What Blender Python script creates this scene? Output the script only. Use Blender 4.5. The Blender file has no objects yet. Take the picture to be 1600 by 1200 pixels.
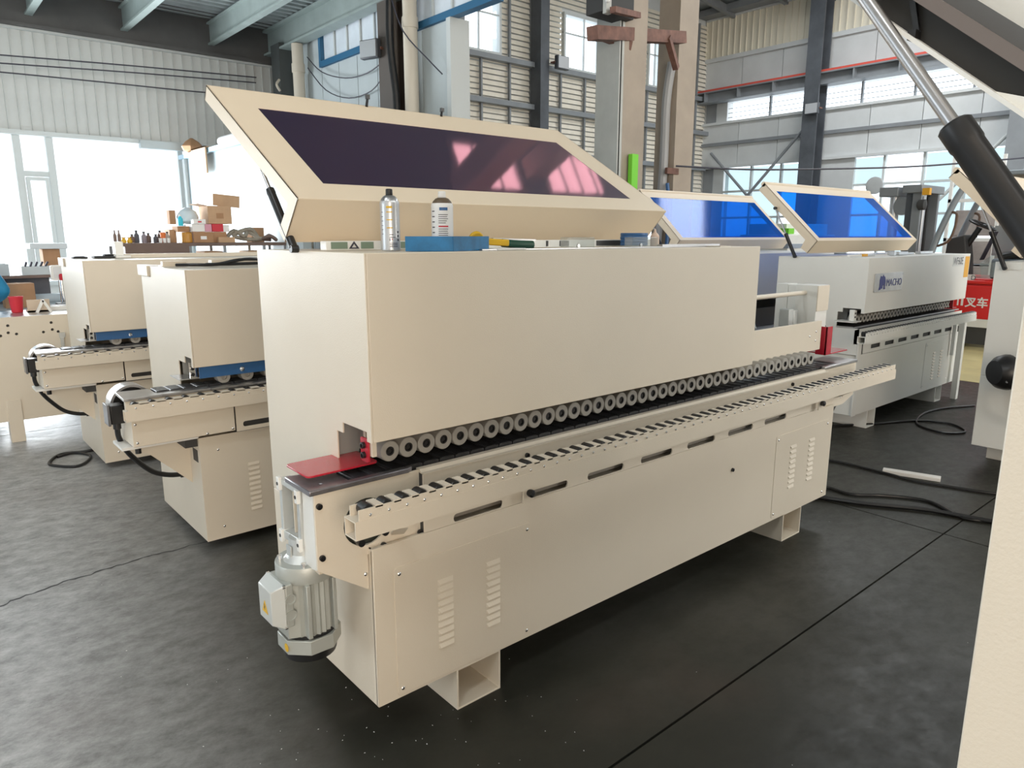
import bpy, bmesh, math, random
from mathutils import Vector, Matrix
from mathutils.geometry import tessellate_polygon

random.seed(7)
PI = math.pi
scn = bpy.context.scene
COL = scn.collection

# ------------------------------------------------------------------ camera
cam_d = bpy.data.cameras.new('camera')
cam_d.sensor_fit = 'HORIZONTAL'
cam_d.sensor_width = 36.0
cam_d.lens = 36.0 * 1120 / 1600
cam_d.clip_start = 0.02
cam_d.clip_end = 300
cam = bpy.data.objects.new('camera', cam_d)
COL.objects.link(cam)
pitch, yaw = math.radians(11.68), math.radians(40.52)
fw = Vector((math.sin(yaw) * math.cos(pitch), math.cos(yaw) * math.cos(pitch), -math.sin(pitch)))
rt = Vector((math.cos(yaw), -math.sin(yaw), 0))
up = rt.cross(fw)
m3 = Matrix((rt, up, -fw)).transposed()
cam.matrix_world = Matrix.Translation((0, 0, 1.6)) @ m3.to_4x4()
scn.camera = cam

# ------------------------------------------------------------------ world, daylight, exposure
world = bpy.data.worlds.new('overcast_sky')
scn.world = world
world.use_nodes = True
bg = world.node_tree.nodes['Background']
bg.inputs['Color'].default_value = (0.90, 0.95, 1.0, 1)
bg.inputs['Strength'].default_value = 2.7


def area_light(name, loc, rot, sx, sy, power, color):
    d = bpy.data.lights.new(name, 'AREA')
    d.shape = 'RECTANGLE'
    d.size, d.size_y = sx, sy
    d.energy = power
    d.color = color
    o = bpy.data.objects.new(name, d)
    o.location = loc
    o.rotation_euler = rot
    COL.objects.link(o)
    return o


# daylight entering by the hall's openings, with added fill lamps
area_light('daylight_rear_door', (-3.1, -7.9, 2.6), (PI / 2, 0, 0), 5.6, 4.6, 430, (1.0, 0.74, 0.48))
area_light('daylight_side_windows', (-6.9, 6.0, 1.5), (PI / 2, 0, -PI / 2), 5.0, 2.8, 35, (0.55, 0.82, 1.0))
area_light('daylight_back_window', (0.2, 11.75, 1.95), (-PI / 2, 0, 0), 6.6, 1.9, 600, (0.92, 0.97, 1.0))
area_light('skylight_and_fill', (7.7, 6.6, 7.86), (0, 0, 0), 1.2, 0.8, 13, (0.95, 0.98, 1.0))
area_light('skylight_and_fill', (10.0, 6.6, 7.86), (0, 0, 0), 2.0, 0.8, 22, (0.95, 0.98, 1.0))
area_light('skylight_and_fill', (7.7, -2.4, 7.86), (0, 0, 0), 1.2, 0.8, 13, (0.95, 0.98, 1.0))
area_light('skylight_and_fill', (10.0, -2.4, 7.86), (0, 0, 0), 2.0, 0.8, 22, (0.95, 0.98, 1.0))

area_light('added_right_fill', (9.5, -7.9, 2.6), (PI / 2, 0, 0), 3.0, 4.6, 280, (1.0, 0.90, 0.76))  # made-up door, fill added for the machine fronts and right hall
area_light('added_roof_fill', (13.6, 3.5, 7.30), (0, 0, 0), 1.6, 11.0, 560, (0.95, 0.98, 1.0))  # fill lamp added to brighten the right wall, roof is closed here
area_light('added_front_fill', (6.5, -7.9, 6.4), (PI / 2, 0, 0), 14.0, 1.4, 260, (1.0, 0.93, 0.84))  # unseen high fill, added to lift the louver wall and hood top
area_light('skylight_and_fill', (-3.5, -1.5, 7.86), (0, 0, 0), 2.0, 0.8, 150, (0.95, 0.98, 1.0))  # fill lamp added to light the hood top and left floor
area_light('skylight_and_fill', (-3.5, 2.6, 7.86), (0, 0, 0), 2.0, 0.8, 150, (0.95, 0.98, 1.0))  # further added fill overhead for the hood top and left floor

scn.view_settings.view_transform = 'Standard'
scn.view_settings.look = 'None'
scn.view_settings.exposure = 0.0
scn.view_settings.gamma = 1.0
scn.view_settings.use_curve_mapping = False


# ------------------------------------------------------------------ materials
MATS = {}


def mat(name, color, rough=0.5, metal=0.0, noise=0.0, nscale=6.0, bump=0.0, bscale=300.0, spec=0.5,
        rvar=0.0, coat=0.0, stretch=None, color2=None, spec_tint=None):
    if name in MATS:
        return MATS[name]
    m = bpy.data.materials.new(name)
    m.use_nodes = True
    nt = m.node_tree
    p = nt.nodes['Principled BSDF']
    p.inputs['Base Color'].default_value = (*color, 1)
    p.inputs['Roughness'].default_value = rough
    p.inputs['Metallic'].default_value = metal
    p.inputs['Specular IOR Level'].default_value = spec
    if spec_tint:
        p.inputs['Specular Tint'].default_value = (*spec_tint, 1)
    if coat:
        p.inputs['Coat Weight'].default_value = coat
        p.inputs['Coat Roughness'].default_value = 0.08
    if noise or rvar or bump or color2:
        tc = nt.nodes.new('ShaderNodeTexCoord')
        src = tc.outputs['Object']
        if stretch:
            mp = nt.nodes.new('ShaderNodeMapping')
            mp.inputs['Scale'].default_value = stretch
            nt.links.new(src, mp.inputs['Vector'])
            src = mp.outputs['Vector']
    if noise or color2:
        n = nt.nodes.new('ShaderNodeTexNoise')
        n.inputs['Scale'].default_value = nscale
        n.inputs['Detail'].default_value = 6
        n.inputs['Roughness'].default_value = 0.6
        nt.links.new(src, n.inputs['Vector'])
        r = nt.nodes.new('ShaderNodeValToRGB')
        c2 = color2 or tuple(min(1, c * (1 + noise)) for c in color)
        c1 = color if color2 else tuple(c * (1 - noise) for c in color)
        r.color_ramp.elements[0].position = 0.32
        r.color_ramp.elements[1].position = 0.68
        r.color_ramp.elements[0].color = (*c1, 1)
        r.color_ramp.elements[1].color = (*c2, 1)
        nt.links.new(n.outputs['Fac'], r.inputs['Fac'])
        nt.links.new(r.outputs['Color'], p.inputs['Base Color'])
    if rvar:
        n2 = nt.nodes.new('ShaderNodeTexNoise')
        n2.inputs['Scale'].default_value = nscale * 1.7
        n2.inputs['Detail'].default_value = 8
        nt.links.new(src, n2.inputs['Vector'])
        mr = nt.nodes.new('ShaderNodeMapRange')
        mr.inputs['From Min'].default_value = 0.3
        mr.inputs['From Max'].default_value = 0.7
        mr.inputs['To Min'].default_value = max(0.03, rough - rvar)
        mr.inputs['To Max'].default_value = rough + rvar
        nt.links.new(n2.outputs['Fac'], mr.inputs['Value'])
        nt.links.new(mr.outputs['Result'], p.inputs['Roughness'])
    if bump:
        n3 = nt.nodes.new('ShaderNodeTexNoise')
        n3.inputs['Scale'].default_value = bscale
        n3.inputs['Detail'].default_value = 3
        nt.links.new(src, n3.inputs['Vector'])
        b = nt.nodes.new('ShaderNodeBump')
        b.inputs['Strength'].default_value = bump
        b.inputs['Distance'].default_value = 0.002
        nt.links.new(n3.outputs['Fac'], b.inputs['Height'])
        nt.links.new(b.outputs['Normal'], p.inputs['Normal'])
    MATS[name] = m
    return m


def clear_glass(name, tint, gloss=0.10, rough=0.03):
    m = bpy.data.materials.new(name)
    m.use_nodes = True
    nt = m.node_tree
    nt.nodes.remove(nt.nodes['Principled BSDF'])
    out = nt.nodes['Material Output']
    t = nt.nodes.new('ShaderNodeBsdfTransparent')
    t.inputs['Color'].default_value = (*tint, 1)
    g = nt.nodes.new('ShaderNodeBsdfGlossy')
    g.inputs['Roughness'].default_value = rough
    mx = nt.nodes.new('ShaderNodeMixShader')
    mx.inputs['Fac'].default_value = gloss
    nt.links.new(t.outputs[0], mx.inputs[1])
    nt.links.new(g.outputs[0], mx.inputs[2])
    nt.links.new(mx.outputs[0], out.inputs['Surface'])
    MATS[name] = m
    return m


def film_glass(name, color, clear_tint, mix):
    m = bpy.data.materials.new(name)
    m.use_nodes = True
    nt = m.node_tree
    p = nt.nodes['Principled BSDF']
    p.inputs['Base Color'].default_value = (*color, 1)
    p.inputs['Roughness'].default_value = 0.07
    p.inputs['IOR'].default_value = 1.7
    out = nt.nodes['Material Output']
    t = nt.nodes.new('ShaderNodeBsdfTransparent')
    t.inputs['Color'].default_value = (*clear_tint, 1)
    mx = nt.nodes.new('ShaderNodeMixShader')
    mx.inputs['Fac'].default_value = mix
    nt.links.new(t.outputs[0], mx.inputs[1])
    nt.links.new(p.outputs[0], mx.inputs[2])
    nt.links.new(mx.outputs[0], out.inputs['Surface'])
    MATS[name] = m
    return m


CREAM = mat('cream_paint', (0.77, 0.69, 0.57), 0.42, bump=0.25, bscale=260, noise=0.025, nscale=1.5)
CREAM2 = mat('beige_paint', (0.70, 0.63, 0.52), 0.45, bump=0.2, bscale=260, noise=0.03, nscale=1.5)
GREYW = mat('pale_grey_paint', (0.82, 0.82, 0.78), 0.40, bump=0.2, bscale=260, noise=0.025, nscale=1.5)
HOODP = mat('hood_paint', (0.78, 0.66, 0.50), 0.45, bump=0.2, bscale=260, noise=0.02, nscale=1.5)
WHITEP = mat('white_paint', (0.82, 0.82, 0.79), 0.4, noise=0.03)
STEEL = mat('brushed_steel', (0.55, 0.55, 0.56), 0.32, 0.9, noise=0.12, nscale=9)
ALU = mat('cast_aluminium', (0.62, 0.64, 0.63), 0.45, 0.55, noise=0.06)
CHROME = mat('chrome', (0.85, 0.85, 0.86), 0.14, 1.0)
PLATE = mat('anodised_plate', (0.27, 0.26, 0.28), 0.28, 0.75, noise=0.2, nscale=14)
MOTORG = mat('motor_grey_paint', (0.47, 0.49, 0.46), 0.38, 0.25, noise=0.05)
BLACK = mat('black_plastic', (0.012, 0.012, 0.013), 0.35)
RUBBER = mat('black_rubber', (0.025, 0.025, 0.027), 0.6, noise=0.4, nscale=40)
PADM = mat('conveyor_pad_rubber', (0.035, 0.036, 0.04), 0.38, noise=0.5, nscale=30, bump=0.3, bscale=120)
ROLLER = mat('grey_rubber_roller', (0.36, 0.345, 0.315), 0.6, noise=0.08, nscale=25)
DARKIN = mat('dark_interior', (0.05, 0.05, 0.05), 0.6)
RED = mat('red_paint', (0.50, 0.015, 0.035), 0.22, bump=0.3, bscale=220, coat=0.4)
BLUEP = mat('blue_paint', (0.03, 0.12, 0.30), 0.4)
BLUEBOX = mat('blue_tray_paint', (0.012, 0.16, 0.36), 0.4, noise=0.25, nscale=18)
YELLOW = mat('yellow_plastic', (0.75, 0.45, 0.02), 0.4)
ORANGE = mat('orange_sticker', (0.85, 0.42, 0.02), 0.5)
GREEN = mat('dark_green_plastic', (0.01, 0.07, 0.04), 0.4)
LIME = mat('lime_green_paint', (0.22, 0.72, 0.05), 0.5)
TERMG = mat('green_terminal', (0.20, 0.27, 0.20), 0.5)
def tinted_mirror_film(name, base, gloss, fac):
    m = bpy.data.materials.new(name)
    m.use_nodes = True
    nt = m.node_tree
    p = nt.nodes['Principled BSDF']
    p.inputs['Base Color'].default_value = (*base, 1)
    p.inputs['Roughness'].default_value = 0.4
    g = nt.nodes.new('ShaderNodeBsdfGlossy')
    g.inputs['Color'].default_value = (*gloss, 1)
    g.inputs['Roughness'].default_value = 0.045
    tc = nt.nodes.new('ShaderNodeTexCoord')
    n = nt.nodes.new('ShaderNodeTexNoise')
    n.inputs['Scale'].default_value = 5.0
    nt.links.new(tc.outputs['Object'], n.inputs['Vector'])
    bp = nt.nodes.new('ShaderNodeBump')
    bp.inputs['Strength'].default_value = 0.06
    bp.inputs['Distance'].default_value = 0.002
    nt.links.new(n.outputs['Fac'], bp.inputs['Height'])
    nt.links.new(bp.outputs['Normal'], g.inputs['Normal'])
    mx = nt.nodes.new('ShaderNodeMixShader')
    mx.inputs['Fac'].default_value = fac
    nt.links.new(p.outputs[0], mx.inputs[1])
    nt.links.new(g.outputs[0], mx.inputs[2])
    nt.links.new(mx.outputs[0], nt.nodes['Material Output'].inputs['Surface'])
    MATS[name] = m
    return m


PURPLE = tinted_mirror_film('dark_purple_film', (0.010, 0.011, 0.040), (1.0, 0.42, 0.48), 0.20)
BLUEFILM = film_glass('blue_film', (0.012, 0.20, 0.72), (0.06, 0.46, 1.0), 0.30)
SMOKE = film_glass('smoked_film', (0.30, 0.31, 0.29), (0.6, 0.62, 0.6), 0.75)
GLASS = clear_glass('window_glass', (0.97, 0.99, 1.0), 0.06)
ACRYL = clear_glass('clear_acrylic', (0.86, 0.88, 0.86), 0.25, 0.1)
PLASTICF = clear_glass('plastic_sheet', (0.78, 0.82, 0.78), 0.35, 0.25)
SIDING = mat('grey_white_siding', (0.62, 0.64, 0.63), 0.5, noise=0.10, nscale=1.2)
PALEW = mat('pale_blue_wall', (0.52, 0.58, 0.60), 0.55, noise=0.06, nscale=1.0)
GREYWALL = mat('grey_wall_panel', (0.66, 0.69, 0.70), 0.55, noise=0.10, nscale=0.8)
CREAMW = mat('cream_wall_panel', (0.80, 0.76, 0.64), 0.55, noise=0.05, nscale=1.0)
LOUVER = mat('louver_paint', (0.86, 0.81, 0.70), 0.5, noise=0.06)
DSTEEL = mat('dark_structural_steel', (0.085, 0.095, 0.11), 0.5, noise=0.2, nscale=3)
GSTEEL = mat('grey_structural_steel', (0.25, 0.27, 0.29), 0.5, noise=0.12, nscale=2)
GFASC = mat('dark_fascia_steel', (0.10, 0.10, 0.10), 0.55, noise=0.15, nscale=2)
JOIST = mat('green_grey_joist', (0.30, 0.36, 0.35), 0.5, noise=0.12, nscale=3)
DECKM = mat('galvanised_deck', (0.42, 0.46, 0.47), 0.38, 0.45, noise=0.15, nscale=3)
COLM = mat('beige_column_paint', (0.40, 0.33, 0.26), 0.5, noise=0.10, nscale=2)
COLG = mat('pale_grey_column_paint', (0.52, 0.53, 0.50), 0.5, noise=0.10, nscale=2)
RUST = mat('rusty_steel', (0.20, 0.10, 0.075), 0.7, noise=0.3, nscale=8)
REDPIPE = mat('red_rail_paint', (0.70, 0.10, 0.07), 0.5)
BLUEFR = mat('blue_window_frame', (0.03, 0.14, 0.27), 0.45)
WFRAME = mat('white_window_frame', (0.62, 0.66, 0.66), 0.45)
PIPEW = mat('cream_drain_pipe', (0.68, 0.62, 0.52), 0.45)
CARD = mat('cardboard', (0.42, 0.24, 0.13), 0.8, noise=0.10, nscale=5)
CARD2 = mat('pale_cardboard', (0.55, 0.36, 0.22), 0.8, noise=0.10, nscale=5)
SHELFW = mat('brown_shelf', (0.17, 0.115, 0.095), 0.6, noise=0.12, nscale=4)
DARKP = mat('charcoal_panel', (0.10, 0.10, 0.115), 0.55, noise=0.2, nscale=4)
FORKRED = mat('forklift_red', (0.72, 0.022, 0.02), 0.3, coat=0.3)
SEATM = mat('brown_seat_vinyl', (0.10, 0.065, 0.05), 0.5)
WOOD = mat('pale_wood', (0.62, 0.50, 0.38), 0.6, noise=0.1)
TARP = mat('crumpled_wrap', (0.30, 0.27, 0.22), 0.6, noise=0.25, nscale=10)
YELFLOOR = mat('yellow_floor_tone', (0.52, 0.46, 0.22), 0.4, noise=0.15, nscale=2)
SILVER = mat('silver_print', (0.62, 0.64, 0.67), 0.3, 0.5)
WHITEPR = mat('white_print', (0.85, 0.85, 0.84), 0.45)
INK = mat('dark_ink', (0.05, 0.05, 0.07), 0.5)
REDPR = mat('red_print', (0.6, 0.02, 0.04), 0.5)
LOGOBLUE = mat('logo_blue', (0.008, 0.02, 0.22), 0.4)
SKIN = mat('skin', (0.45, 0.27, 0.19), 0.55)
HAIR = mat('black_hair', (0.012, 0.010, 0.009), 0.5)
JACKET = mat('bright_blue_jacket', (0.015, 0.22, 0.42), 0.7, noise=0.15, nscale=8)
TROUSER = mat('dark_trousers', (0.03, 0.035, 0.05), 0.8)


def floor_material():
    m = bpy.data.materials.new('polished_concrete')
    m.use_nodes = True
    nt = m.node_tree
    p = nt.nodes['Principled BSDF']
    tc = nt.nodes.new('ShaderNodeTexCoord')

    def noise(scale, det, rough=0.6, vec=None):
        n = nt.nodes.new('ShaderNodeTexNoise')
        n.inputs['Scale'].default_value = scale
        n.inputs['Detail'].default_value = det
        n.inputs['Roughness'].default_value = rough
        nt.links.new(vec or tc.outputs['Object'], n.inputs['Vector'])
        return n.outputs['Fac']

    def rng(src, a, b, c, d):
        r = nt.nodes.new('ShaderNodeMapRange')
        for k, v in zip(('From Min', 'From Max', 'To Min', 'To Max'), (a, b, c, d)):
            r.inputs[k].default_value = v
        nt.links.new(src, r.inputs['Value'])
        return r.outputs['Result']

    def ramp(src, stops):
        r = nt.nodes.new('ShaderNodeValToRGB')
        e = r.color_ramp.elements
        e[0].position, e[0].color = stops[0][0], (*stops[0][1], 1)
        e[1].position, e[1].color = stops[-1][0], (*stops[-1][1], 1)
        for pos, c in stops[1:-1]:
            x = e.new(pos)
            x.color = (*c, 1)
        nt.links.new(src, r.inputs['Fac'])
        return r.outputs['Color']
    base = ramp(noise(0.9, 8, 0.65), [(0.3, (0.022, 0.022, 0.017)), (0.5, (0.034, 0.034, 0.027)), (0.7, (0.058, 0.056, 0.048))])
    mp = nt.nodes.new('ShaderNodeMapping')
    mp.inputs['Scale'].default_value = (2.0, 3.0, 1)
    mp.inputs['Rotation'].default_value = (0, 0, 0.55)
    nt.links.new(tc.outputs['Object'], mp.inputs['Vector'])
    scuff = rng(noise(3.6, 12, 0.78, mp.outputs['Vector']), 0.57, 0.68, 0.0, 0.6)
    mix = nt.nodes.new('ShaderNodeMix')
    mix.data_type = 'RGBA'
    nt.links.new(scuff, mix.inputs['Factor'])
    nt.links.new(base, mix.inputs['A'])
    mix.inputs['B'].default_value = (0.04, 0.034, 0.030, 1)
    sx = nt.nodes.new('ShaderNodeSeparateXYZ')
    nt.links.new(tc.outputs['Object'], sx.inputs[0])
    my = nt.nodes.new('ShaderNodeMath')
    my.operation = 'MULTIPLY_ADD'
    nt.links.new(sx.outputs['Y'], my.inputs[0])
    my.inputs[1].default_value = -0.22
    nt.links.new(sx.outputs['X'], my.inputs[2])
    sheen_zone = rng(my.outputs[0], 0.50, -0.45, 0.0, 1.0)  # worn concrete on the left, with the floor's daylight brightness painted in too
    wear_sheen = nt.nodes.new('ShaderNodeMath')
    wear_sheen.operation = 'MULTIPLY'
    nt.links.new(sheen_zone, wear_sheen.inputs[0])
    nt.links.new(rng(noise(4.2, 12, 0.80, mp.outputs['Vector']), 0.36, 0.64, 0.42, 1.0), wear_sheen.inputs[1])
    mix_sheen = nt.nodes.new('ShaderNodeMix')
    mix_sheen.data_type = 'RGBA'
    nt.links.new(wear_sheen.outputs[0], mix_sheen.inputs['Factor'])
    nt.links.new(mix.outputs['Result'], mix_sheen.inputs['A'])
    mix_sheen.inputs['B'].default_value = (0.54, 0.54, 0.535, 1)
    mix = mix_sheen
    rust = rng(noise(0.55, 4, 0.5), 0.56, 0.72, 0.0, 0.35)
    mix2 = nt.nodes.new('ShaderNodeMix')
    mix2.data_type = 'RGBA'
    nt.links.new(rust, mix2.inputs['Factor'])
    nt.links.new(mix.outputs['Result'], mix2.inputs['A'])
    mix2.inputs['B'].default_value = (0.13, 0.085, 0.07, 1)
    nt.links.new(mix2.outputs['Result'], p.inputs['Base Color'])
    rr = rng(noise(4.5, 9, 0.75, mp.outputs['Vector']), 0.3, 0.72, 0.28, 0.56)
    nt.links.new(rr, p.inputs['Roughness'])
    b = nt.nodes.new('ShaderNodeBump')
    b.inputs['Strength'].default_value = 0.07
    b.inputs['Distance'].default_value = 0.006
    nt.links.new(noise(7, 9, 0.7), b.inputs['Height'])
    nt.links.new(b.outputs['Normal'], p.inputs['Normal'])
    p.inputs['Specular IOR Level'].default_value = 0.28
    return m


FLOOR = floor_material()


# ------------------------------------------------------------------ mesh helpers
class MB:
    def __init__(self):
        self.v, self.f = [], []

    def add(self, vs, fs):
        n = len(self.v)
        self.v += [tuple(p) for p in vs]
        self.f += [tuple(i + n for i in f) for f in fs]
        return self

    def box(self, x0, x1, y0, y1, z0, z1):
        x0, x1 = min(x0, x1), max(x0, x1)
        y0, y1 = min(y0, y1), max(y0, y1)
        z0, z1 = min(z0, z1), max(z0, z1)
        v = [(x0, y0, z0), (x1, y0, z0), (x1, y1, z0), (x0, y1, z0), (x0, y0, z1), (x1, y0, z1), (x1, y1, z1), (x0, y1, z1)]
        return self.add(v, [(0, 3, 2, 1), (4, 5, 6, 7), (0, 1, 5, 4), (1, 2, 6, 5), (2, 3, 7, 6), (3, 0, 4, 7)])

    def obox(self, c, s, m=None):
        h = [k / 2 for k in s]
        mm = m or Matrix.Identity(3)
        v = []
        for sz in (-1, 1):
            for sx, sy in ((-1, -1), (1, -1), (1, 1), (-1, 1)):
                v.append(Vector(c) + mm @ Vector((sx * h[0], sy * h[1], sz * h[2])))
        return self.add(v, [(0, 3, 2, 1), (4, 5, 6, 7), (0, 1, 5, 4), (1, 2, 6, 5), (2, 3, 7, 6), (3, 0, 4, 7)])

    def bar(self, a, b, w, h, upv=(0, 0, 1)):
        a, b = Vector(a), Vector(b)
        d = (b - a)
        L = d.length
        d.normalize()
        u = Vector(upv)
        if abs(u.dot(d)) > 0.98:
            u = Vector((0, 1, 0))
        s = d.cross(u).normalized()
        u = s.cross(d).normalized()
        return self.obox((a + b) / 2, (L, w, h), Matrix((d, s, u)).transposed())

    def plate(self, outer, holes, fn, t0, t1):
        """2D outline with holes, mapped by fn(u, v, t), from t0 to t1."""
        loops = [outer] + list(holes)
        pts = [p for lp in loops for p in lp]
        tris = tessellate_polygon([[Vector((p[0], p[1], 0)) for p in lp] for lp in loops])
        n = len(pts)
        vs = [fn(p[0], p[1], t0) for p in pts] + [fn(p[0], p[1], t1) for p in pts]
        fs = [tuple(t) for t in tris] + [tuple(i + n for i in reversed(t)) for t in tris]
        k = 0
        for lp in loops:
            c = len(lp)
            for i in range(c):
                j = (i + 1) % c
                fs.append((k + i, k + i + n, k + j + n, k + j))
            k += c
        return self.add(vs, fs)

    def ring(self, c, ax, r, n, ph=0.0):
        ax = Vector(ax).normalized()
        t = Vector((0, 0, 1)) if abs(ax.z) < 0.9 else Vector((1, 0, 0))
        a = ax.cross(t).normalized()
        b = ax.cross(a)
        return [Vector(c) + (a * math.cos(2 * PI * i / n + ph) + b * math.sin(2 * PI * i / n + ph)) * r for i in range(n)]

    def lathe(self, prof, origin=(0, 0, 0), ax=(0, 0, 1), n=24, caps=True, ph=0.0):
        """prof: (radius, height) pairs along ax."""
        ax = Vector(ax).normalized()
        o = Vector(origin)
        vs, fs = [], []
        for r, h in prof:
            vs += self.ring(o + ax * h, ax, max(r, 1e-4), n, ph)
        for k in range(len(prof) - 1):
            for i in range(n):
                j = (i + 1) % n
                fs.append((k * n + i, k * n + j, (k + 1) * n + j, (k + 1) * n + i))
        if caps:
            fs.append(tuple(reversed(range(n))))
            fs.append(tuple(range((len(prof) - 1) * n, len(prof) * n)))
        return self.add(vs, fs)

    def cyl(self, a, b, r, n=16, r2=None):
        a, b = Vector(a), Vector(b)
        return self.lathe([(r, 0), (r if r2 is None else r2, (b - a).length)], a, b - a, n)

    def pipe(self, a, b, ro, ri, n=24):
        a, b = Vector(a), Vector(b)
        L = (b - a).length
        return self.lathe([(ri, 0), (ro, 0), (ro, L), (ri, L), (ri, 0)], a, b - a, n, caps=False)

    def tube(self, pts, r, n=8, smooth=4):
        P = [Vector(p) for p in pts]
        if smooth and len(P) > 2:
            Q = []
            for i in range(len(P) - 1):
                p0, p1, p2, p3 = P[max(i - 1, 0)], P[i], P[i + 1], P[min(i + 2, len(P) - 1)]
                for k in range(smooth):
                    t = k / smooth
                    Q.append(0.5 * ((2 * p1) + (p2 - p0) * t + (2 * p0 - 5 * p1 + 4 * p2 - p3) * t * t + (3 * p1 - p0 - 3 * p2 + p3) * t ** 3))
            Q.append(P[-1])
            P = Q
        vs, fs = [], []
        d = (P[1] - P[0]).normalized()
        u = d.orthogonal().normalized()
        for i, p in enumerate(P):
            d2 = (P[min(i + 1, len(P) - 1)] - P[max(i - 1, 0)]).normalized()
            u = (u - d2 * u.dot(d2)).normalized()
            s = d2.cross(u)
            vs += [p + (u * math.cos(2 * PI * k / n) + s * math.sin(2 * PI * k / n)) * r for k in range(n)]
        for i in range(len(P) - 1):
            for k in range(n):
                j = (k + 1) % n
                fs.append((i * n + k, i * n + j, (i + 1) * n + j, (i + 1) * n + k))
        fs.append(tuple(reversed(range(n))))
        fs.append(tuple(range((len(P) - 1) * n, len(P) * n)))
        return self.add(vs, fs)

    def mesh(self, name, smooth=True):
        me = bpy.data.meshes.new(name)
        me.from_pydata([tuple(p) for p in self.v], [], self.f)
        bm = bmesh.new()
        bm.from_mesh(me)
        bmesh.ops.recalc_face_normals(bm, faces=bm.faces)
        bm.to_mesh(me)
        bm.free()
        if smooth:
            me.polygons.foreach_set('use_smooth', [True] * len(me.polygons))
            me.set_sharp_from_angle(angle=math.radians(32))
        return me


def link(name, me, m, parent=None, loc=None, bevel=0.0):
    o = bpy.data.objects.new(name, me)
    if m and not me.materials:
        me.materials.append(m)
    COL.objects.link(o)
    if parent:
        o.parent = parent
    if loc:
        o.location = loc
    if bevel:
        b = o.modifiers.new('bevel', 'BEVEL')
        b.width = bevel
        b.segments = 2
        b.limit_method = 'ANGLE'
        b.angle_limit = math.radians(50)
    return o


def part(parent, name, mb, m, bevel=0.0, loc=None, label=None):
    o = link(name, mb.mesh(name) if isinstance(mb, MB) else mb, m, parent, loc, bevel)
    if label:
        o['label'] = label
    return o


def thing(name, label, cat, loc=(0, 0, 0), group=None, rz=0.0):
    o = bpy.data.objects.new(name, None)
    o.empty_display_size = 0.1
    COL.objects.link(o)
    o.location = loc
    o.rotation_euler = (0, 0, rz)
    o['label'] = label
    o['category'] = cat
    if group:
        o['group'] = group
    return o


def solo(name, mb, m, label, cat, loc=None, group=None, bevel=0.0, rz=0.0):
    o = link(name, mb.mesh(name), m, None, loc, bevel)
    o.rotation_euler = (0, 0, rz)
    o['label'] = label
    o['category'] = cat
    if group:
        o['group'] = group
    return o


def struct(name, mb, m, label=None, parent=None, bevel=0.0):
    o = link(name, mb.mesh(name) if mb else None, m, parent, None, bevel) if mb else bpy.data.objects.new(name, None)
    if not mb:
        COL.objects.link(o)
    if not parent:
        o['kind'] = 'structure'
    if label:
        o['label'] = label
        o['category'] = name.split('_')[0]
    return o


def text_mesh(s, size, m, name, parent, loc, rot, extrude=0.0008, sx=1.0, bold=0.0):
    c = bpy.data.curves.new(name, 'FONT')
    c.body = s
    c.size = size
    c.extrude = extrude
    c.offset = bold
    t = bpy.data.objects.new(name, c)
    COL.objects.link(t)
    bpy.context.view_layer.update()
    me = bpy.data.meshes.new_from_object(t.evaluated_get(bpy.context.evaluated_depsgraph_get()))
    bpy.data.objects.remove(t)
    for v in me.vertices:
        v.co.x *= sx
    me.materials.clear()
    o = link(name, me, m, parent, loc)
    o.rotation_euler = rot
    return o


def rr(x0, x1, y0, y1, r, n=4):
    """rounded rectangle outline"""
    p = []
    for cx, cy, a in ((x1 - r, y0 + r, -PI / 2), (x1 - r, y1 - r, 0), (x0 + r, y1 - r, PI / 2), (x0 + r, y0 + r, PI)):
        for k in range(n + 1):
            t = a + PI / 2 * k / n
            p.append((cx + r * math.cos(t), cy + r * math.sin(t)))
    return p


def circ(cx, cy, r, n=28):
    return [(cx + r * math.cos(2 * PI * i / n), cy + r * math.sin(2 * PI * i / n)) for i in range(n)]


XZ = lambda u, v, t: (u, t, v)
YZ = lambda u, v, t: (t, u, v)
XY = lambda u, v, t: (u, v, t)

# ================================================================== THE SETTING
# ---- floor: slabs with open saw-cut joints over a dark bed
fl = struct('floor', MB().box(-9, 19, -9, 13, -0.2, -0.012), DARKIN, 'dark grey polished concrete workshop floor with saw-cut joints')
gx = [-9, -1.6, 4.19, 10.0, 19]
gy = [-9, -4.5, 1.262, 7.0, 13]
for i in range(4):
    for j in range(4):
        g = 0.0045
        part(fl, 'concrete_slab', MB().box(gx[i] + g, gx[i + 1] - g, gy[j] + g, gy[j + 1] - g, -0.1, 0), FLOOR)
# irregular crack across the slab on the left
cr = MB()
cp = [(0.0, 3.60), (0.165, 3.665), (0.22, 3.70), (0.315, 3.712), (0.42, 3.752), (0.515, 3.749), (0.60, 3.775), (0.702, 3.771), (0.80, 3.79), (0.884, 3.78), (1.0, 3.785), (1.15, 3.77)]
random.seed(3)
fine = []
for a, b in zip(cp[:-1], cp[1:]):
    for k in range(4):
        t = k / 4
        fine.append((a[0] + (b[0] - a[0]) * t, a[1] + (b[1] - a[1]) * t + random.uniform(-.008, .008)))
vs, fs = [], []
for k, (x, y) in enumerate(fine):
    wd = random.uniform(0.003, 0.008)
    vs += [(x, y - wd, 0.0006), (x, y + wd, 0.0006)]
    if k:
        fs.append((2 * k - 2, 2 * k, 2 * k + 1, 2 * k - 1))
part(fl, 'floor_crack', MB().add(vs, fs), DARKIN)

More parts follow.
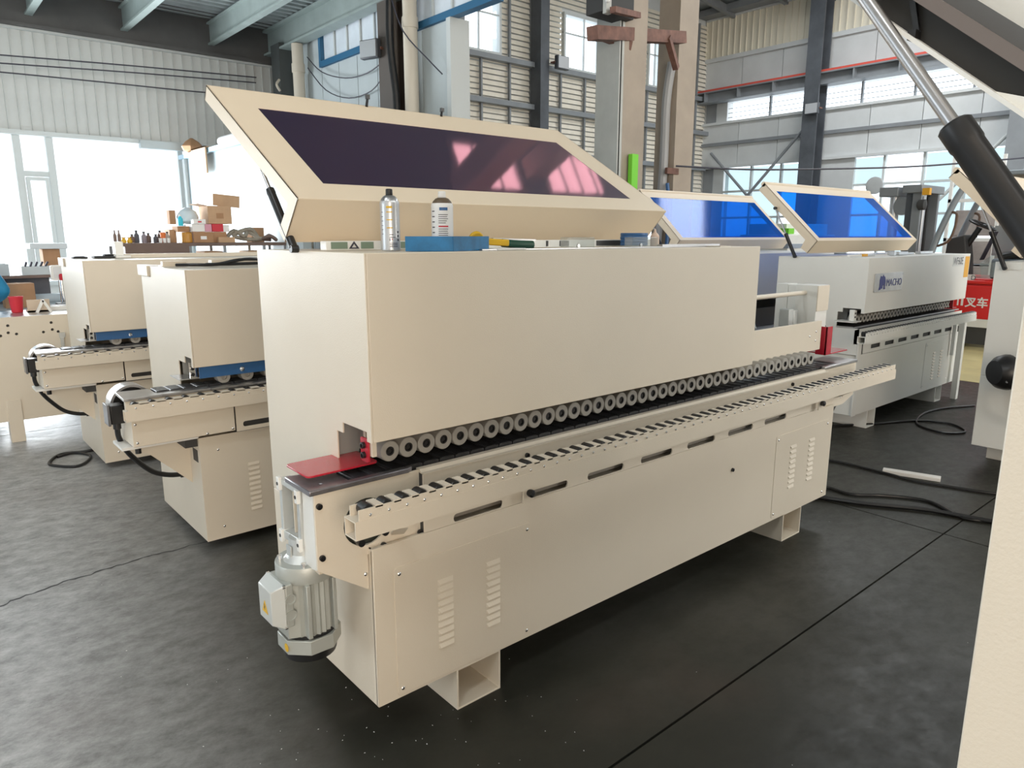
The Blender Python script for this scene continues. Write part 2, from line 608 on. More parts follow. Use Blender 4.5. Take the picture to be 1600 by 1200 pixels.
# ---- back wall, window band and siding on the left (y = 12)
wb = struct('wall_back', MB().box(-9, 5.3, 12.0, 12.25, 0, 0.95).box(-9, 5.3, 12.03, 12.25, 2.97, 8.5).box(-9, -3.2, 12, 12.2, 0.95, 2.97),
            SIDING, 'back wall of pale ribbed siding above the bright window band')
sp = MB().box(0.004, 0.128, -0.012, 0.02, 2.99, 4.27)
sp.add([(0.128, -0.012, 2.99), (0.131, -0.035, 2.99), (0.135, -0.035, 2.99), (0.139, -0.012, 2.99),
        (0.128, -0.012, 4.27), (0.131, -0.035, 4.27), (0.135, -0.035, 4.27), (0.139, -0.012, 4.27)],
       [(0, 1, 5, 4), (1, 2, 6, 5), (2, 3, 7, 6), (0, 3, 2, 1), (4, 5, 6, 7), (0, 4, 7, 3)])
spm = sp.mesh('siding_panel')
for k in range(34):
    part(wb, 'siding_panel', spm, SIDING, loc=(0.62 + k * 0.135, 12.0, 0))
part(wb, 'head_flashing', MB().box(-4, 5.2, 11.93, 12.02, 2.93, 2.99), WFRAME)
part(wb, 'head_flashing', MB().box(3.0, 3.9, 11.86, 11.97, 2.86, 2.97), PALEW)
part(wb, 'top_angle', MB().box(-4, 5.2, 11.93, 12.02, 4.26, 4.31), WFRAME)
w1 = struct('window_1', None, None, 'wide blown-out window band in the back wall')
for x0, x1 in ((-3.2, -3.1), (-0.9, -0.8), (0.25, 0.33), (1.45, 1.54), (1.83, 1.92), (3.55, 3.62)):
    part(w1, 'mullion', MB().box(x0, x1, 12.02, 12.10, 0.95, 2.95), WFRAME)
part(w1, 'transom', MB().box(1.54, 1.83, 12.03, 12.09, 2.40, 2.47), WFRAME)
part(w1, 'casement_frame', MB().plate(rr(1.55, 1.82, 1.0, 2.39, .01), [rr(1.595, 1.775, 1.42, 2.345, .01)], XZ, 12.0, 12.06), WFRAME)
part(w1, 'window_sill', MB().box(-3.2, 3.6, 11.92, 12.1, 0.92, 0.97), WFRAME)
for x0, x1 in ((-3.1, -.9), (-.8, .25), (.33, 1.45), (1.54, 1.83), (1.92, 3.55)):
    part(w1, 'pane', MB().box(x0, x1, 12.055, 12.062, 0.97, 2.95), GLASS)
# faint street outside the window
ob = thing('outdoor_building', 'faint washed-out building seen through the back window', 'building', (1.5, 30, 0))
OUTW = mat('sunlit_facade', (0.86, 0.86, 0.86), 0.8)
OUTG = mat('sunlit_facade_grey', (0.74, 0.76, 0.78), 0.8)
part(ob, 'facade', MB().box(-12, 12, 0, 4, 0, 6.0), OUTW)
part(ob, 'roof_edge', MB().box(-12.2, 12.2, -.3, 4.2, 6.0, 6.4), OUTG)
for k in range(6):
    part(ob, 'window', MB().box(-9 + k * 3.2, -7.4 + k * 3.2, -.05, .05, 2.6, 4.2), OUTG)

# ---- pale partition in front of the back wall
wp = struct('wall_partition', MB().box(3.61, 3.71, 7.9, 12.0, 0, 2.74), mat('pale_partition_paint', (0.36, 0.42, 0.44), .6, noise=.05, nscale=1), 'pale blue-white partition beside the parts shelf')
part(wp, 'capping', MB().box(3.55, 3.77, 7.85, 12.0, 2.74, 2.80), mat('pale_blue_paint', (0.38, 0.55, 0.66), .5))
part(wp, 'corner_post', MB().box(3.57, 3.63, 11.80, 11.9, 0, 2.74), WFRAME)

# ---- mezzanine deck overhead on the left
dk = struct('ceiling_mezzanine', MB().box(-8, 5.3, 7.1, 12.1, 4.93, 5.0), GSTEEL, 'mezzanine of galvanised deck sheet on green-grey joists')
part(dk, 'fascia_beam', MB().box(-8, 5.25, 11.55, 11.98, 4.80, 4.86).box(-8, 5.25, 11.9, 11.96, 4.30, 4.84).box(-8, 5.25, 11.86, 11.98, 4.29, 4.33), GFASC)
for x in (-3.9, -2.75, -1.6, -.45, 0.68, 1.80, 2.94, 4.14):
    part(dk, 'joist', MB().box(x - .045, x + .045, 7.2, 11.92, 4.44, 4.465).box(x - .008, x + .008, 7.2, 11.92, 4.46, 4.74).box(x - .045, x + .045, 7.2, 11.92, 4.73, 4.755), JOIST)
part(dk, 'edge_beam', MB().box(4.96, 5.14, 7.2, 11.9, 4.41, 4.44).box(5.04, 5.06, 7.2, 11.9, 4.43, 4.78).box(4.96, 5.14, 7.2, 11.9, 4.75, 4.785), JOIST)
xs = [-5, -3.9, -2.75, -1.6, -.45, 0.68, 1.80, 2.94, 4.14, 5.2]
for a, b in zip(xs[:-1], xs[1:]):
    vs, fs = [], []
    n = 0
    y = 7.2
    while y < 11.9:
        for dy, dz in ((0, 0), (.045, 0), (.065, .05), (.13, .05), (.15, 0)):
            for x in (a, b):
                vs.append((x, y + dy, 4.79 + dz))
            n += 1
        y += .17
    for k in range(n - 1):
        fs.append((2 * k, 2 * k + 1, 2 * k + 3, 2 * k + 2))
    part(dk, 'deck_sheet', MB().add(vs, fs), DECKM)

# ---- cross wall x = 5.21 with blue framed clerestory
wc = struct('wall_cross', MB().box(5.21, 5.40, 7.17, 12.0, 0, 4.02).box(5.21, 5.40, 10.42, 12, 4.02, 8.4).box(5.21, 5.40, 6.3, 8.4, 4.78, 5.0),
            PALEW, 'pale panelled cross wall with blue framed clerestory windows')
for k in range(9):
    y0 = 7.2 + k * .53
    part(wc, 'wall_panel', MB().box(5.19, 5.22, y0 + .008, y0 + .522, 0.02, 4.0), PALEW)
part(wc, 'end_trim', MB().box(5.15, 5.42, 7.10, 7.18, 0, 4.02), WFRAME)
for nm, ya, yb, npn in (('window_2', 8.42, 10.40, 5), ('window_3', 6.3, 7.95, 4)):
    w = struct(nm, None, None, 'row of frosted panes in a blue frame ' + ('left of the dark column' if nm == 'window_2' else 'right of the drain pipe'))
    part(w, 'window_frame', MB().plate([(ya, 4.02), (yb, 4.02), (yb, 4.78), (ya, 4.78)], [[(ya + .06, 4.10), (yb - .06, 4.10), (yb - .06, 4.72), (ya + .06, 4.72)]], YZ, 5.16, 5.27), BLUEFR)
    d = (yb - ya - .12) / npn
    for k in range(npn):
        part(w, 'pane', MB().box(5.215, 5.222, ya + .06 + k * d + .015, ya + .06 + (k + 1) * d - .015, 4.1, 4.72), mat('frosted_glass', (0.70, 0.77, 0.84), .3, noise=.12, nscale=2))
        if k:
            part(w, 'mullion', MB().box(5.19, 5.24, ya + .06 + k * d - .012, ya + .06 + k * d + .012, 4.1, 4.72), WFRAME)
c = struct('trim_1', MB().box(4.98, 5.02, 8.02, 8.40, 0, 8.2).box(5.15, 5.19, 8.02, 8.40, 0, 8.2).box(5.0, 5.18, 8.2, 8.225, 0, 8.2), mat('dark_brown_column', (.10, .085, .075), .5), 'dark brown steel column against the cross wall')
part(c, 'cable_bundle', MB().tube([(4.95, 8.0, 8), (4.96, 8.03, 5.4), (4.93, 8.0, 4.6), (4.94, 8.05, 3.9), (4.96, 7.98, 3.3), (4.95, 7.93, 2.9), (5.0, 7.75, 2.6), (5.05, 7.62, 2.3)], .045, 10), BLACK)
c = struct('trim_2', MB().box(4.95, 5.21, 11.30, 11.60, 0, 4.5), mat('dark_green_grey_column', (.075, .085, .085), .5), 'dark column in the corner under the mezzanine')
for k in range(3):
    part(c, 'pipe_clip', MB().tube([(4.93, 11.30, 3.30 + .25 * k), (4.87, 11.27, 3.38 + .25 * k), (4.93, 11.30, 3.46 + .25 * k)], .02, 8), PIPEW)

for lab, x, y in (('cream vertical drain pipe in the corner left of the blue window', 5.03, 10.82), ('cream vertical drain pipe beside the dark brown column', 5.03, 7.74)):
    t = thing('drain_pipe', lab, 'pipe', (x, y, 0))
    part(t, 'pipe_run', MB().cyl((0, 0, 0), (0, 0, 4.40 if y > 9 else 4.40), .085, 20), PIPEW)
    for z in (2.75, 4.0):
        part(t, 'coupling', MB().cyl((0, 0, z), (0, 0, z + .12), .097, 20), PIPEW)
    part(t, 'pipe_bracket', MB().pipe((0, 0, 2.64), (0, 0, 2.67), .105, .086).box(.09, .12, -.02, .02, 2.63, 2.68), GSTEEL)

# ---- louvered wall beyond (y = 12, x > 5.4)
wl = struct('wall_louver', MB().box(5.4, 17.2, 12.03, 12.2, 0, 1.2).box(5.4, 17.2, 12.03, 12.2, 6.3, 8.8).box(5.4, 13.9, 12.03, 12.2, 1.2, 5.15).box(13.9, 17.2, 12.03, 12.2, 2.35, 5.15).box(15.3, 17.2, 12.03, 12.2, 1.2, 2.35).box(5.4, 8.79, 12.03, 12.2, 5.15, 6.3).box(9.90, 11.65, 12.03, 12.2, 5.15, 6.3).box(12.95, 14.5, 12.03, 12.2, 5.15, 6.3).box(15.06, 17.2, 12.03, 12.2, 5.15, 6.3), GREYWALL, 'back wall of cream horizontal slats on a dark frame')
posts = [5.45, 8.65, 10.83, 13.05, 15.2, 17.1]
for k, x in enumerate(posts):
    part(wl, 'frame_post', MB().box(x - .12, x + .12, 11.62, 11.92, 0, 8), DSTEEL if k == 2 else GSTEEL)
wins = [(8.79, 9.90), (11.65, 12.95), (14.5, 15.06)]
for a, b in zip(posts[:-1], posts[1:]):
    n = 0
    z = 1.05
    wn = [w for w in wins if w[0] >= a - .2 and w[1] <= b + .2]
    while z < 6.9:
        if z > 2.3:
            segs = [(a + .12, b - .12)]
            if wn and 5.15 < z < 6.3:
                segs = [(a + .12, wn[0][0]), (wn[0][1], b - .12)]
            for s0, s1 in segs:
                if s1 - s0 > .06:
                    mb = MB().plate([(-.012, 0), (.022, .088), (.028, .088), (-.004, 0)], [], lambda u, v, t, zz=z: (t, 11.97 + u, zz + v), s0, s1)
                    part(wl, 'louver_slat', mb, LOUVER)
        z += .107
    for xx in (a + (b - a) * .33, a + (b - a) * .67):
        if not any(w[0] - .1 < xx < w[1] + .1 for w in wn):
            part(wl, 'slat_rib', MB().box(xx - .02, xx + .02, 11.88, 11.94, 1, 6.9), GSTEEL)
        else:
            part(wl, 'slat_rib', MB().box(xx - .02, xx + .02, 11.88, 11.94, 1, 5.1), GSTEEL)
for z in (3.35, 4.25, 5.08):
    part(wl, 'girt', MB().box(5.4, 17.1, 11.80, 11.94, z - .05, z + .05), GSTEEL)
for k, (a, b) in enumerate(wins):
    w = struct('window_%d' % (4 + k), None, None, ('leftmost', 'middle', 'rightmost')[k] + ' bright window set into the louver wall')
    part(w, 'window_frame', MB().plate([(a, 5.15), (b, 5.15), (b, 6.3), (a, 6.3)], [[(a + .05, 5.2), (b - .05, 5.2), (b - .05, 6.25), (a + .05, 6.25)]], XZ, 11.9, 12.0), WFRAME)
    part(w, 'mullion', MB().box((a + b) / 2 - .015, (a + b) / 2 + .015, 11.93, 11.97, 5.2, 6.25).box(a, b, 11.93, 11.97, 5.88, 5.91), WFRAME)
    part(w, 'pane', MB().box(a + .05, b - .05, 11.95, 11.957, 5.2, 6.25), GLASS)
w = struct('window_7', None, None, 'low bright window at the foot of the louver wall behind the green strip')
part(w, 'window_frame', MB().plate([(13.9, 1.2), (15.3, 1.2), (15.3, 2.35), (13.9, 2.35)], [[(13.98, 1.28), (14.55, 1.28), (14.55, 2.28), (13.98, 2.28)], [(14.62, 1.28), (15.22, 1.28), (15.22, 2.28), (14.62, 2.28)]], XZ, 11.84, 11.93), WFRAME)
part(w, 'pane', MB().box(13.95, 15.25, 11.9, 11.907, 1.25, 2.3), GLASS)

# ---- right wall x = 17
wr = struct('wall_right', MB().box(17.0, 17.25, -8, 12.2, 0, 1.2).box(17.0, 17.25, -8, 12.2, 3.36, 4.48).box(17.0, 17.25, -8, 12.2, 4.98, 7.2).box(17, 17.25, 11.3, 12.2, 1.2, 5),
            GREYWALL, 'right wall of grey and cream panels with a strip of windows')
crm = MB().box(16.93, 17.02, .006, .150, 6.08, 7.05).box(16.90, 16.95, .150, .168, 6.08, 7.05).mesh('cream_panel')
for k in range(60):
    part(wr, 'cream_panel', crm, CREAMW, loc=(0, 12.0 - (k + 1) * .168, 0))
gp = MB().box(16.95, 17.02, .006, 1.09, 5.32, 6.02).mesh('grey_panel')
gp2 = MB().box(16.95, 17.02, .006, 1.09, 3.98, 4.46).mesh('grey_panel')
gp3 = MB().box(16.95, 17.02, .006, 1.09, 3.40, 3.92).mesh('grey_panel')
for k in range(12):
    for g in (gp, gp2, gp3):
        part(wr, 'grey_panel', g, GREYWALL, loc=(0, 12.0 - (k + 1) * 1.10, 0))
for z, h in ((6.05, .05), (3.95, .04), (4.47, .03), (3.37, .03), (7.06, .05)):
    part(wr, 'girt', MB().box(16.88, 16.97, -4, 12.0, z - h, z + h), GREYWALL if z != 3.95 else GSTEEL)
cb = part(wr, 'crane_beam', MB().box(16.55, 16.87, -4, 12.0, 5.20, 5.23).box(16.70, 16.72, -4, 12.0, 4.98, 5.22).box(16.55, 16.87, -4, 12.0, 4.96, 4.985), GSTEEL)
for k in range(16):
    part(cb, 'stiffener', MB().box(16.56, 16.86, 11.7 - k * .96, 11.73 - k * .96, 4.98, 5.21), GSTEEL)
part(wr, 'red_rail', MB().box(16.62, 16.74, -4, 12.0, 5.24, 5.29), REDPIPE)
w = struct('window_8', None, None, 'long strip window below the red rail on the right wall')
for k in range(14):
    y = 11.2 - k * 1.12
    part(w, 'pane', MB().box(17.05, 17.057, y - 1.10, y, 4.49, 4.96), GLASS)
    part(w, 'mullion', MB().box(16.98, 17.06, y - 1.135, y - 1.10, 4.48, 4.97), GSTEEL)
part(w, 'glazing_bar', MB().box(17.06, 17.07, -4, 11.3, 4.60, 4.612).box(17.06, 17.07, -4, 11.3, 4.71, 4.722).box(17.06, 17.07, -4, 11.3, 4.82, 4.832), GSTEEL)
w = struct('window_9', None, None, 'tall lower windows of clear and tinted panes on the right wall')
PANEB = clear_glass('pale_tinted_pane', (0.66, 0.74, 0.76), .18, .3)
k = 0
y = 11.3
random.seed(11)
while y > -2:
    wd = .82
    for z0, z1 in ((1.25, 2.05), (2.08, 2.72), (2.75, 3.32)):
        part(w, 'pane', MB().box(17.05, 17.057, y - wd + .03, y - .03, z0, z1), random.choice([GLASS, PANEB, PANEB]))
    part(w, 'mullion', MB().box(16.97, 17.06, y - wd - .025, y - wd + .025, 1.2, 3.36), WFRAME)
    y -= wd
part(w, 'transom', MB().box(16.98, 17.06, -2, 11.3, 2.04, 2.09).box(16.98, 17.06, -2, 11.3, 2.71, 2.76), WFRAME)
part(w, 'solid_panel', MB().box(16.96, 17.04, 7.85, 9.2, 1.2, 3.36), GREYWALL)
part(w, 'wall_fan', MB().lathe([(.02, 0), (.19, 0), (.19, .05), (.15, .06), (.02, .05)], (16.98, 7.35, 2.70), (-1, 0, 0), 24), mat('fan_grey', (.45, .47, .47), .5))
c = struct('trim_3', MB().box(16.4, 16.44, 8.55, 8.9, 0, 8).box(16.76, 16.8, 8.55, 8.9, 0, 8).box(16.42, 16.78, 8.71, 8.74, 0, 8), DSTEEL, 'dark steel column on the right wall')
c2 = struct('trim_4', MB().box(16.4, 16.8, 4.4, 4.75, 0, 8), GSTEEL, 'grey steel column on the right wall behind the near strut')
for lab, a, b in (('diagonal brace rod falling left from the dark wall column', (16.6, 8.66, 4.34), (16.6, 10.40, 2.50)),
                  ('diagonal brace rod falling right from the wall corner', (16.74, 11.55, 3.72), (16.74, 10.3, 2.50)),
                  ('white diagonal brace rod behind the near strut', (16.6, 4.75, 3.55), (16.6, 5.9, 2.3))):
    solo('brace_rod', MB().cyl(a, b, .035, 10), WFRAME if 'white' in lab else GSTEEL, lab, 'brace')
# ---- roof, remaining walls with daylight openings, right door and high strip added for fill
rf = struct('ceiling_roof', MB().add([(17.3, -8.2, 7.15), (10.0, -8.2, 7.9), (10.0, 12.4, 7.9), (17.3, 12.4, 7.15), (17.3, -8.2, 7.25), (10.0, -8.2, 8.0), (10.0, 12.4, 8.0), (17.3, 12.4, 7.25)],
                                    [(0, 1, 2, 3), (4, 7, 6, 5), (0, 4, 5, 1), (1, 5, 6, 2), (2, 6, 7, 3), (3, 7, 4, 0)])
            .box(-8, 10.0, -8.2, 12.4, 7.9, 8.0), DECKM, 'sheet roof of the hall')
for k in range(7):
    y = 11.2 - k * 1.4
    part(rf, 'purlin', MB().bar((17.2, y, 7.02), (10.0, y, 7.78), .10, .18), GSTEEL)
part(rf, 'rafter', MB().bar((17.2, 8.72, 6.95), (8.0, 8.72, 7.9), .25, .4), DSTEEL)
part(rf, 'eaves_beam', MB().box(16.5, 16.9, -4, 12.0, 7.05, 7.2), GSTEEL)
for k, (x, y, a) in enumerate(((7.7, 6.6, 1.2), (10.0, 6.6, 2.0), (7.7, -2.4, 1.2), (10.0, -2.4, 2.0), (-3.5, -1.5, 2.0), (-3.5, 2.6, 2.0))):  # the far left pair only frames added fill lamps
    w = struct('window_%d' % (10 + k), None, None, 'skylight frame around a lamp under the hall roof')
    part(w, 'window_frame', MB().plate([(x - a / 2 - .06, y - .46), (x + a / 2 + .06, y - .46), (x + a / 2 + .06, y + .46), (x - a / 2 - .06, y + .46)], [[(x - a / 2, y - .4), (x + a / 2, y - .4), (x + a / 2, y + .4), (x - a / 2, y + .4)]], XY, 7.80, 7.88), WFRAME)
    n = 3 if a < 1.5 else 5
    for q in range(1, n):
        part(w, 'glazing_bar', MB().box(x - a / 2 + a * q / n - .015, x - a / 2 + a * q / n + .015, y - .4, y + .4, 7.81, 7.85), WFRAME)
wf = struct('wall_front', MB().box(-8, -6.0, -8.2, -8, 0, 8).box(-.3, 7.9, -8.2, -8, 0, 5.6).box(11.1, 17.2, -8.2, -8, 0, 5.6).box(-8, 17.2, -8.2, -8, 7.2, 8).box(-.6, -.3, -8.2, -8, 5, 8).box(13.6, 17.2, -8.2, -8, 5, 8).box(-6.9, -.3, -8.2, -8, 5, 8).box(7.9, 11.1, -8.2, -8, 5, 5.6), SIDING, 'front wall with the wide open door behind the camera')
ws = struct('wall_left', MB().box(-8.2, -8, -8.2, 12.2, 3.0, 8).box(-8.2, -8, -8.2, 3.4, 0, 3.0).box(-8.2, -8, 8.7, 12.2, 0, 3.0), SIDING, 'left wall with a wide open doorway')

# ---- free standing columns
c = struct('trim_5', MB().box(6.62, 6.66, 5.86, 6.22, 0, 7.6).box(6.68, 7.10, 6.02, 6.05, 0, 7.6), COLG, 'pale grey and beige column with a green strip')
part(c, 'flange', MB().box(6.64, 6.70, 5.86, 6.22, 0, 7.6), COLG)
part(c, 'web_cover', MB().box(6.70, 7.12, 5.88, 6.2, 0, 7.6), COLM)
c = struct('trim_6', MB().box(8.26, 8.66, 6.28, 6.62, 0, 7.6), COLM, 'beige column wrapped with grey cable at its left face')
part(c, 'cable_wrap', MB().tube([(8.22, 6.35, 3.85), (8.20, 6.40, 3.4), (8.22, 6.42, 2.9), (8.19, 6.40, 2.5), (8.18, 6.42, 2.0), (8.15, 6.45, 1.2)], .06, 10), mat('grey_cable', (.42, .42, .42), .5))
part(c, 'cable_tie', MB().box(8.10, 8.35, 6.26, 6.30, 2.42, 2.5), RUST)
part(c, 'blue_cable', MB().tube([(8.16, 6.30, 2.3), (8.17, 6.26, 1.9), (8.16, 6.28, 1.3)], .025, 8), BLUEP)
solo('green_strip', MB().box(6.83, 6.94, 5.80, 5.86, 0, 2.55), LIME, 'bright lime green strip leaning on the pale grey column', 'strip')
t = thing('column_bracket', 'rusty bracket beam with dark electrical box between the two columns', 'bracket', (6.1, 5.7, 3.7))
part(t, 'rusty_beam', MB().bar((0, .1, 0.05), (2.1, .5, .42), .14, .14), RUST)
part(t, 'rusty_rail', MB().bar((.1, -.1, .26), (.75, .1, .36), .07, .06).bar((.35, .35, .15), (.75, .2, .05), .07, .10), RUST)
part(t, 'electrical_box', MB().box(.10, .62, .05, .3, .28, 1.4), DARKIN, .01)
part(t, 'cable', MB().tube([(.12, .0, .6), (.02, -.05, .5), (.06, -.05, .35), (.16, 0, .42)], .018, 8).tube([(.1, 0, .62), (.4, -.05, .52), (.66, 0, .62)], .022, 8), WHITEPR)
part(t, 'box_support', MB().bar((.14, .02, .25), (.14, .02, 1.4), .08, .05), COLG)
part(t, 'brace', MB().bar((1.62, .35, .32), (1.95, .45, .02), .07, .07), RUST)


def floodlight(lab, loc, rz, s=1.0):
    t = thing('flood_light', lab, 'lamp', loc, None, rz)
    part(t, 'housing', MB().obox((0, 0, 0), (.28 * s, .08 * s, .22 * s)), DSTEEL, .01)
    part(t, 'lens', MB().obox((0, -.045 * s, 0), (.25 * s, .02 * s, .19 * s)), SILVER)
    part(t, 'yoke', MB().obox((-.16 * s, .05 * s, 0), (.015, .1 * s, .03)).obox((.16 * s, .05 * s, 0), (.015, .1 * s, .03)).obox((0, .1 * s, 0), (.34 * s, .015, .03)), RUST)


floodlight('silver flood light on the dark brown column', (4.88, 8.42, 3.87), math.radians(-70), 1.0)
floodlight('small flood light on the dark frame post of the louver wall', (11.15, 11.45, 5.12), 0, 1.2)
floodlight('small flood light on the dark column of the right wall', (16.3, 8.62, 4.42), math.radians(-90), 1.1)

for lab, pts in (('topmost wire running across the siding wall', [(0, 11.8, 3.80), (1.42, 11.8, 3.88), (3, 11.8, 3.97), (4.77, 11.8, 4.05)]),
                 ('middle wire running across the siding wall', [(0, 11.8, 3.70), (1.41, 11.8, 3.78), (3, 11.8, 3.88), (4.76, 11.8, 3.97)]),
                 ('lowest wire running across the siding wall', [(0, 11.8, 3.62), (1.39, 11.8, 3.67), (2.6, 11.8, 3.70), (3.96, 11.8, 3.73), (4.8, 11.8, 3.8)])):
    solo('wall_wire', MB().tube(pts, .009, 6), INK, lab, 'wire')
for lab, pts in (('upper sagging wire on the cross wall', [(5.1, 10.65, 4.2), (5.1, 10.2, 3.92), (5.1, 9.5, 3.73), (5.1, 8.9, 3.70), (5.08, 8.4, 3.78)]),
                 ('lower sagging wire on the cross wall', [(5.1, 10.65, 4.05), (5.1, 10.1, 3.66), (5.1, 9.43, 3.46), (5.1, 8.8, 3.47), (5.08, 8.4, 3.64)]),
                 ('looped wires between drain pipe and doorway edge', [(4.9, 7.95, 4.4), (4.92, 7.72, 3.95), (5.05, 7.4, 3.6), (5.1, 7.2, 3.42)])):
    solo('wall_wire', MB().tube(pts, .008, 6), INK, lab, 'wire')
solo('hanging_wire', MB().tube([(8.2, 6.2, 2.52), (9.0, 5.6, 2.48), (10.0, 4.9, 2.5), (11.2, 4.1, 2.56), (13.0, 2.9, 2.75)], .012, 6), INK, 'thin black wire strung across the hall from the beige column', 'wire')

# ================================================================== MACHINES
_cache = {}


def cached(key, fn):
    if key not in _cache:
        _cache[key] = fn()
    return _cache[key]


def louver_mesh():
    w = .062
    mb = MB()
    mb.add([(0, 0, 0), (w, 0, 0), (w - .006, -.007, .003), (.006, -.007, .003), (0, 0, .016), (w, 0, .016)],
           [(0, 1, 2, 3), (3, 2, 5, 4), (0, 3, 4), (1, 5, 2)])
    return mb.mesh('louver')


def screw_mesh():
    return MB().lathe([(.0065, 0), (.0065, -.002), (.004, -.004), (.001, -.0045)], (0, 0, 0), (0, 1, 0), 10).mesh('screw')


def bolt_mesh():
    return MB().lathe([(.009, 0), (.009, -.008), (.0055, -.0085), (.0045, -.004), (.001, -.004)], (0, 0, 0), (0, 1, 0), 14).mesh('bolt')


def roller_mesh():
    return MB().lathe([(.015, .012), (.015, 0), (.0305, 0), (.0325, .002), (.0325, .062), (.01, .062)], (0, 0, 0), (0, 1, 0), 24).mesh('pressure_roller')


def hub_mesh():
    return MB().lathe([(.001, .004), (.007, .004), (.007, .008), (.0105, .008), (.0105, .001), (.0148, .001), (.0148, .02), (.001, .02)], (0, 0, 0), (0, 1, 0), 18).mesh('hub')


def pad_mesh():
    mb = MB().plate([(.0015, 0), (.0595, 0), (.0595, .024), (.057, .027), (.004, .027), (.0015, .024)], [], lambda u, v, t: (u, t, v), 0, .105)
    mb.box(.012, .05, .002, .103, .027, .0285)
    return mb.mesh('conveyor_pad')


def add_rail(t, x0, x1, yf, ztop, pitch=.057, wdt=.06, hgt=.09, paint=CREAM):
    """square tube with a channel of small black rollers on top"""
    zt = ztop - .037
    zb = ztop - hgt
    w = .004
    rail = part(t, 'support_rail', MB().plate([(yf, zb), (yf + wdt, zb), (yf + wdt, zt), (yf, zt)],
                [[(yf + w, zb + w), (yf + wdt - w, zb + w), (yf + wdt - w, zt - w), (yf + w, zt - w)]], YZ, x0, x1), paint)
    n = int((x1 - x0 - .06) / pitch)
    ch = MB().box(x0 + .012, x1 - .012, yf + .001, yf + .005, zt, ztop - .008).box(x0 + .012, x1 - .012, yf + wdt - .012, yf + wdt - .008, zt, ztop - .008)
    xs = [x0 + .045 + k * pitch for k in range(n + 1)]
    for a, b in zip(xs[:-1], xs[1:]):
        ch.box(a + .017, b - .017, yf + .001, yf + wdt - .008, ztop - .012, ztop - .005)
    part(rail, 'rail_channel', ch, paint)
    rm = cached('railroller', lambda: MB().lathe([(.004, 0), (.0155, .001), (.0175, .004), (.0175, .038), (.0155, .041), (.004, .042)], (0, 0, 0), (0, 1, 0), 14).mesh('rail_roller'))
    sm = cached('axle', lambda: MB().lathe([(.0045, 0), (.0045, -.003), (.002, -.005), (.0005, -.005)], (0, 0, 0), (0, 1, 0), 8).mesh('axle_bolt'))
    for x in xs:
        part(rail, 'rail_roller', rm, BLACK, loc=(x, yf + .007, ztop - .0175))
        part(rail, 'axle_bolt', sm, CHROME, loc=(x, yf + .001, ztop - .026))
    return rail


def add_lid(t, x0, x1, hinge, corner, top, paint, film, wm, lip=.055, rim=0.0):
    """raised hood: upright flange from the hinge, sloped panel with a window, folded rim behind"""
    H, Cn, T = Vector((0, *hinge)), Vector((0, *corner)), Vector((0, *top))
    u = (T - Cn)
    Lp = u.length
    u.normalize()
    nrm = Vector((1, 0, 0)).cross(u)      # outward normal
    if nrm.z < 0:
        nrm = -nrm
    th = .004

    def fn(a, s, d):
        p = Cn + u * s - nrm * d
        return (a, p.y, p.z)
    l, r, b, tp = wm
    outer = [(x0, 0), (x1, 0), (x1, Lp), (x0, Lp)]
    hole = [(x0 + l, b), (x1 - r, b), (x1 - r, Lp - tp), (x0 + l, Lp - tp)]
    hood = part(t, 'hood', MB().plate(outer, [hole], fn, 0, th), paint)
    part(hood, 'hood_window', MB().plate(hole, [], fn, .0008, .0035), film)
    # flange
    f = (H - Cn)
    Lf = f.length
    f.normalize()
    fnm = Vector((1, 0, 0)).cross(f)
    if fnm.y > 0:
        fnm = -fnm

    def fn2(a, s, d):
        p = Cn + f * s - fnm * d
        return (a, p.y, p.z)
    part(hood, 'hood_flange', MB().plate([(x0, 0), (x1, 0), (x1, Lf), (x0, Lf)], [], fn2, 0, th), paint)
    # rim on both ends and along the top edge (behind the panel)
    inb = (u + f).normalized()
    for nm, xa, xb in (('left', x0, x0 + th), ('right', x1 - th, x1)):
        pts = [Cn, T, T - nrm * lip, Cn + u * lip * 1.1 - nrm * lip * .9, H - fnm * lip, H]
        part(hood, 'hood_side', MB().plate([(p.y, p.z) for p in pts], [], YZ, xa, xb), paint)
    if rim:
        part(hood, 'hood_top_edge', MB().cyl((x0, (T - nrm * .012).y, (T - nrm * .012).z), (x1, (T - nrm * .012).y, (T - nrm * .012).z), rim, 12), paint)
    part(hood, 'hood_top_lip', MB().plate([(x0, 0), (x1, 0), (x1, lip), (x0, lip)], [], lambda a, s, d: (a, (T - nrm * s - u * d).y, (T - nrm * s - u * d).z), 0, th), paint)
    part(hood, 'hood_stiffener', MB().plate([(x0 + .03, .03), (x1 - .03, .03), (x1 - .03, .058), (x0 + .03, .058)], [], fn, th + .002, .03), paint)
    return hood


def add_strut(t, a, b, r=.0125, frac=.62, side=0.0):
    a, b = Vector(a), Vector(b)
    m = a.lerp(b, frac)
    st = part(t, 'gas_strut', MB().lathe([(r * .55, 0), (r, .006), (r, (m - a).length - .02), (r * 1.07, (m - a).length - .018), (r * 1.07, (m - a).length - .002), (r * .9, (m - a).length)], a, m - a, 16), BLACK)
    part(st, 'strut_rod', MB().cyl(m, b, r * .46, 16), mat('strut_rod_steel', (.42, .41, .41), .28, .9))
    part(st, 'strut_end', MB().cyl(b - Vector((.012, 0, 0)), b + Vector((.012, 0, 0)), r * .9, 12), BLACK)
    part(st, 'strut_end', MB().cyl(a - Vector((.012, 0, 0)), a + Vector((.012, 0, 0)), r * .9, 12), BLACK)


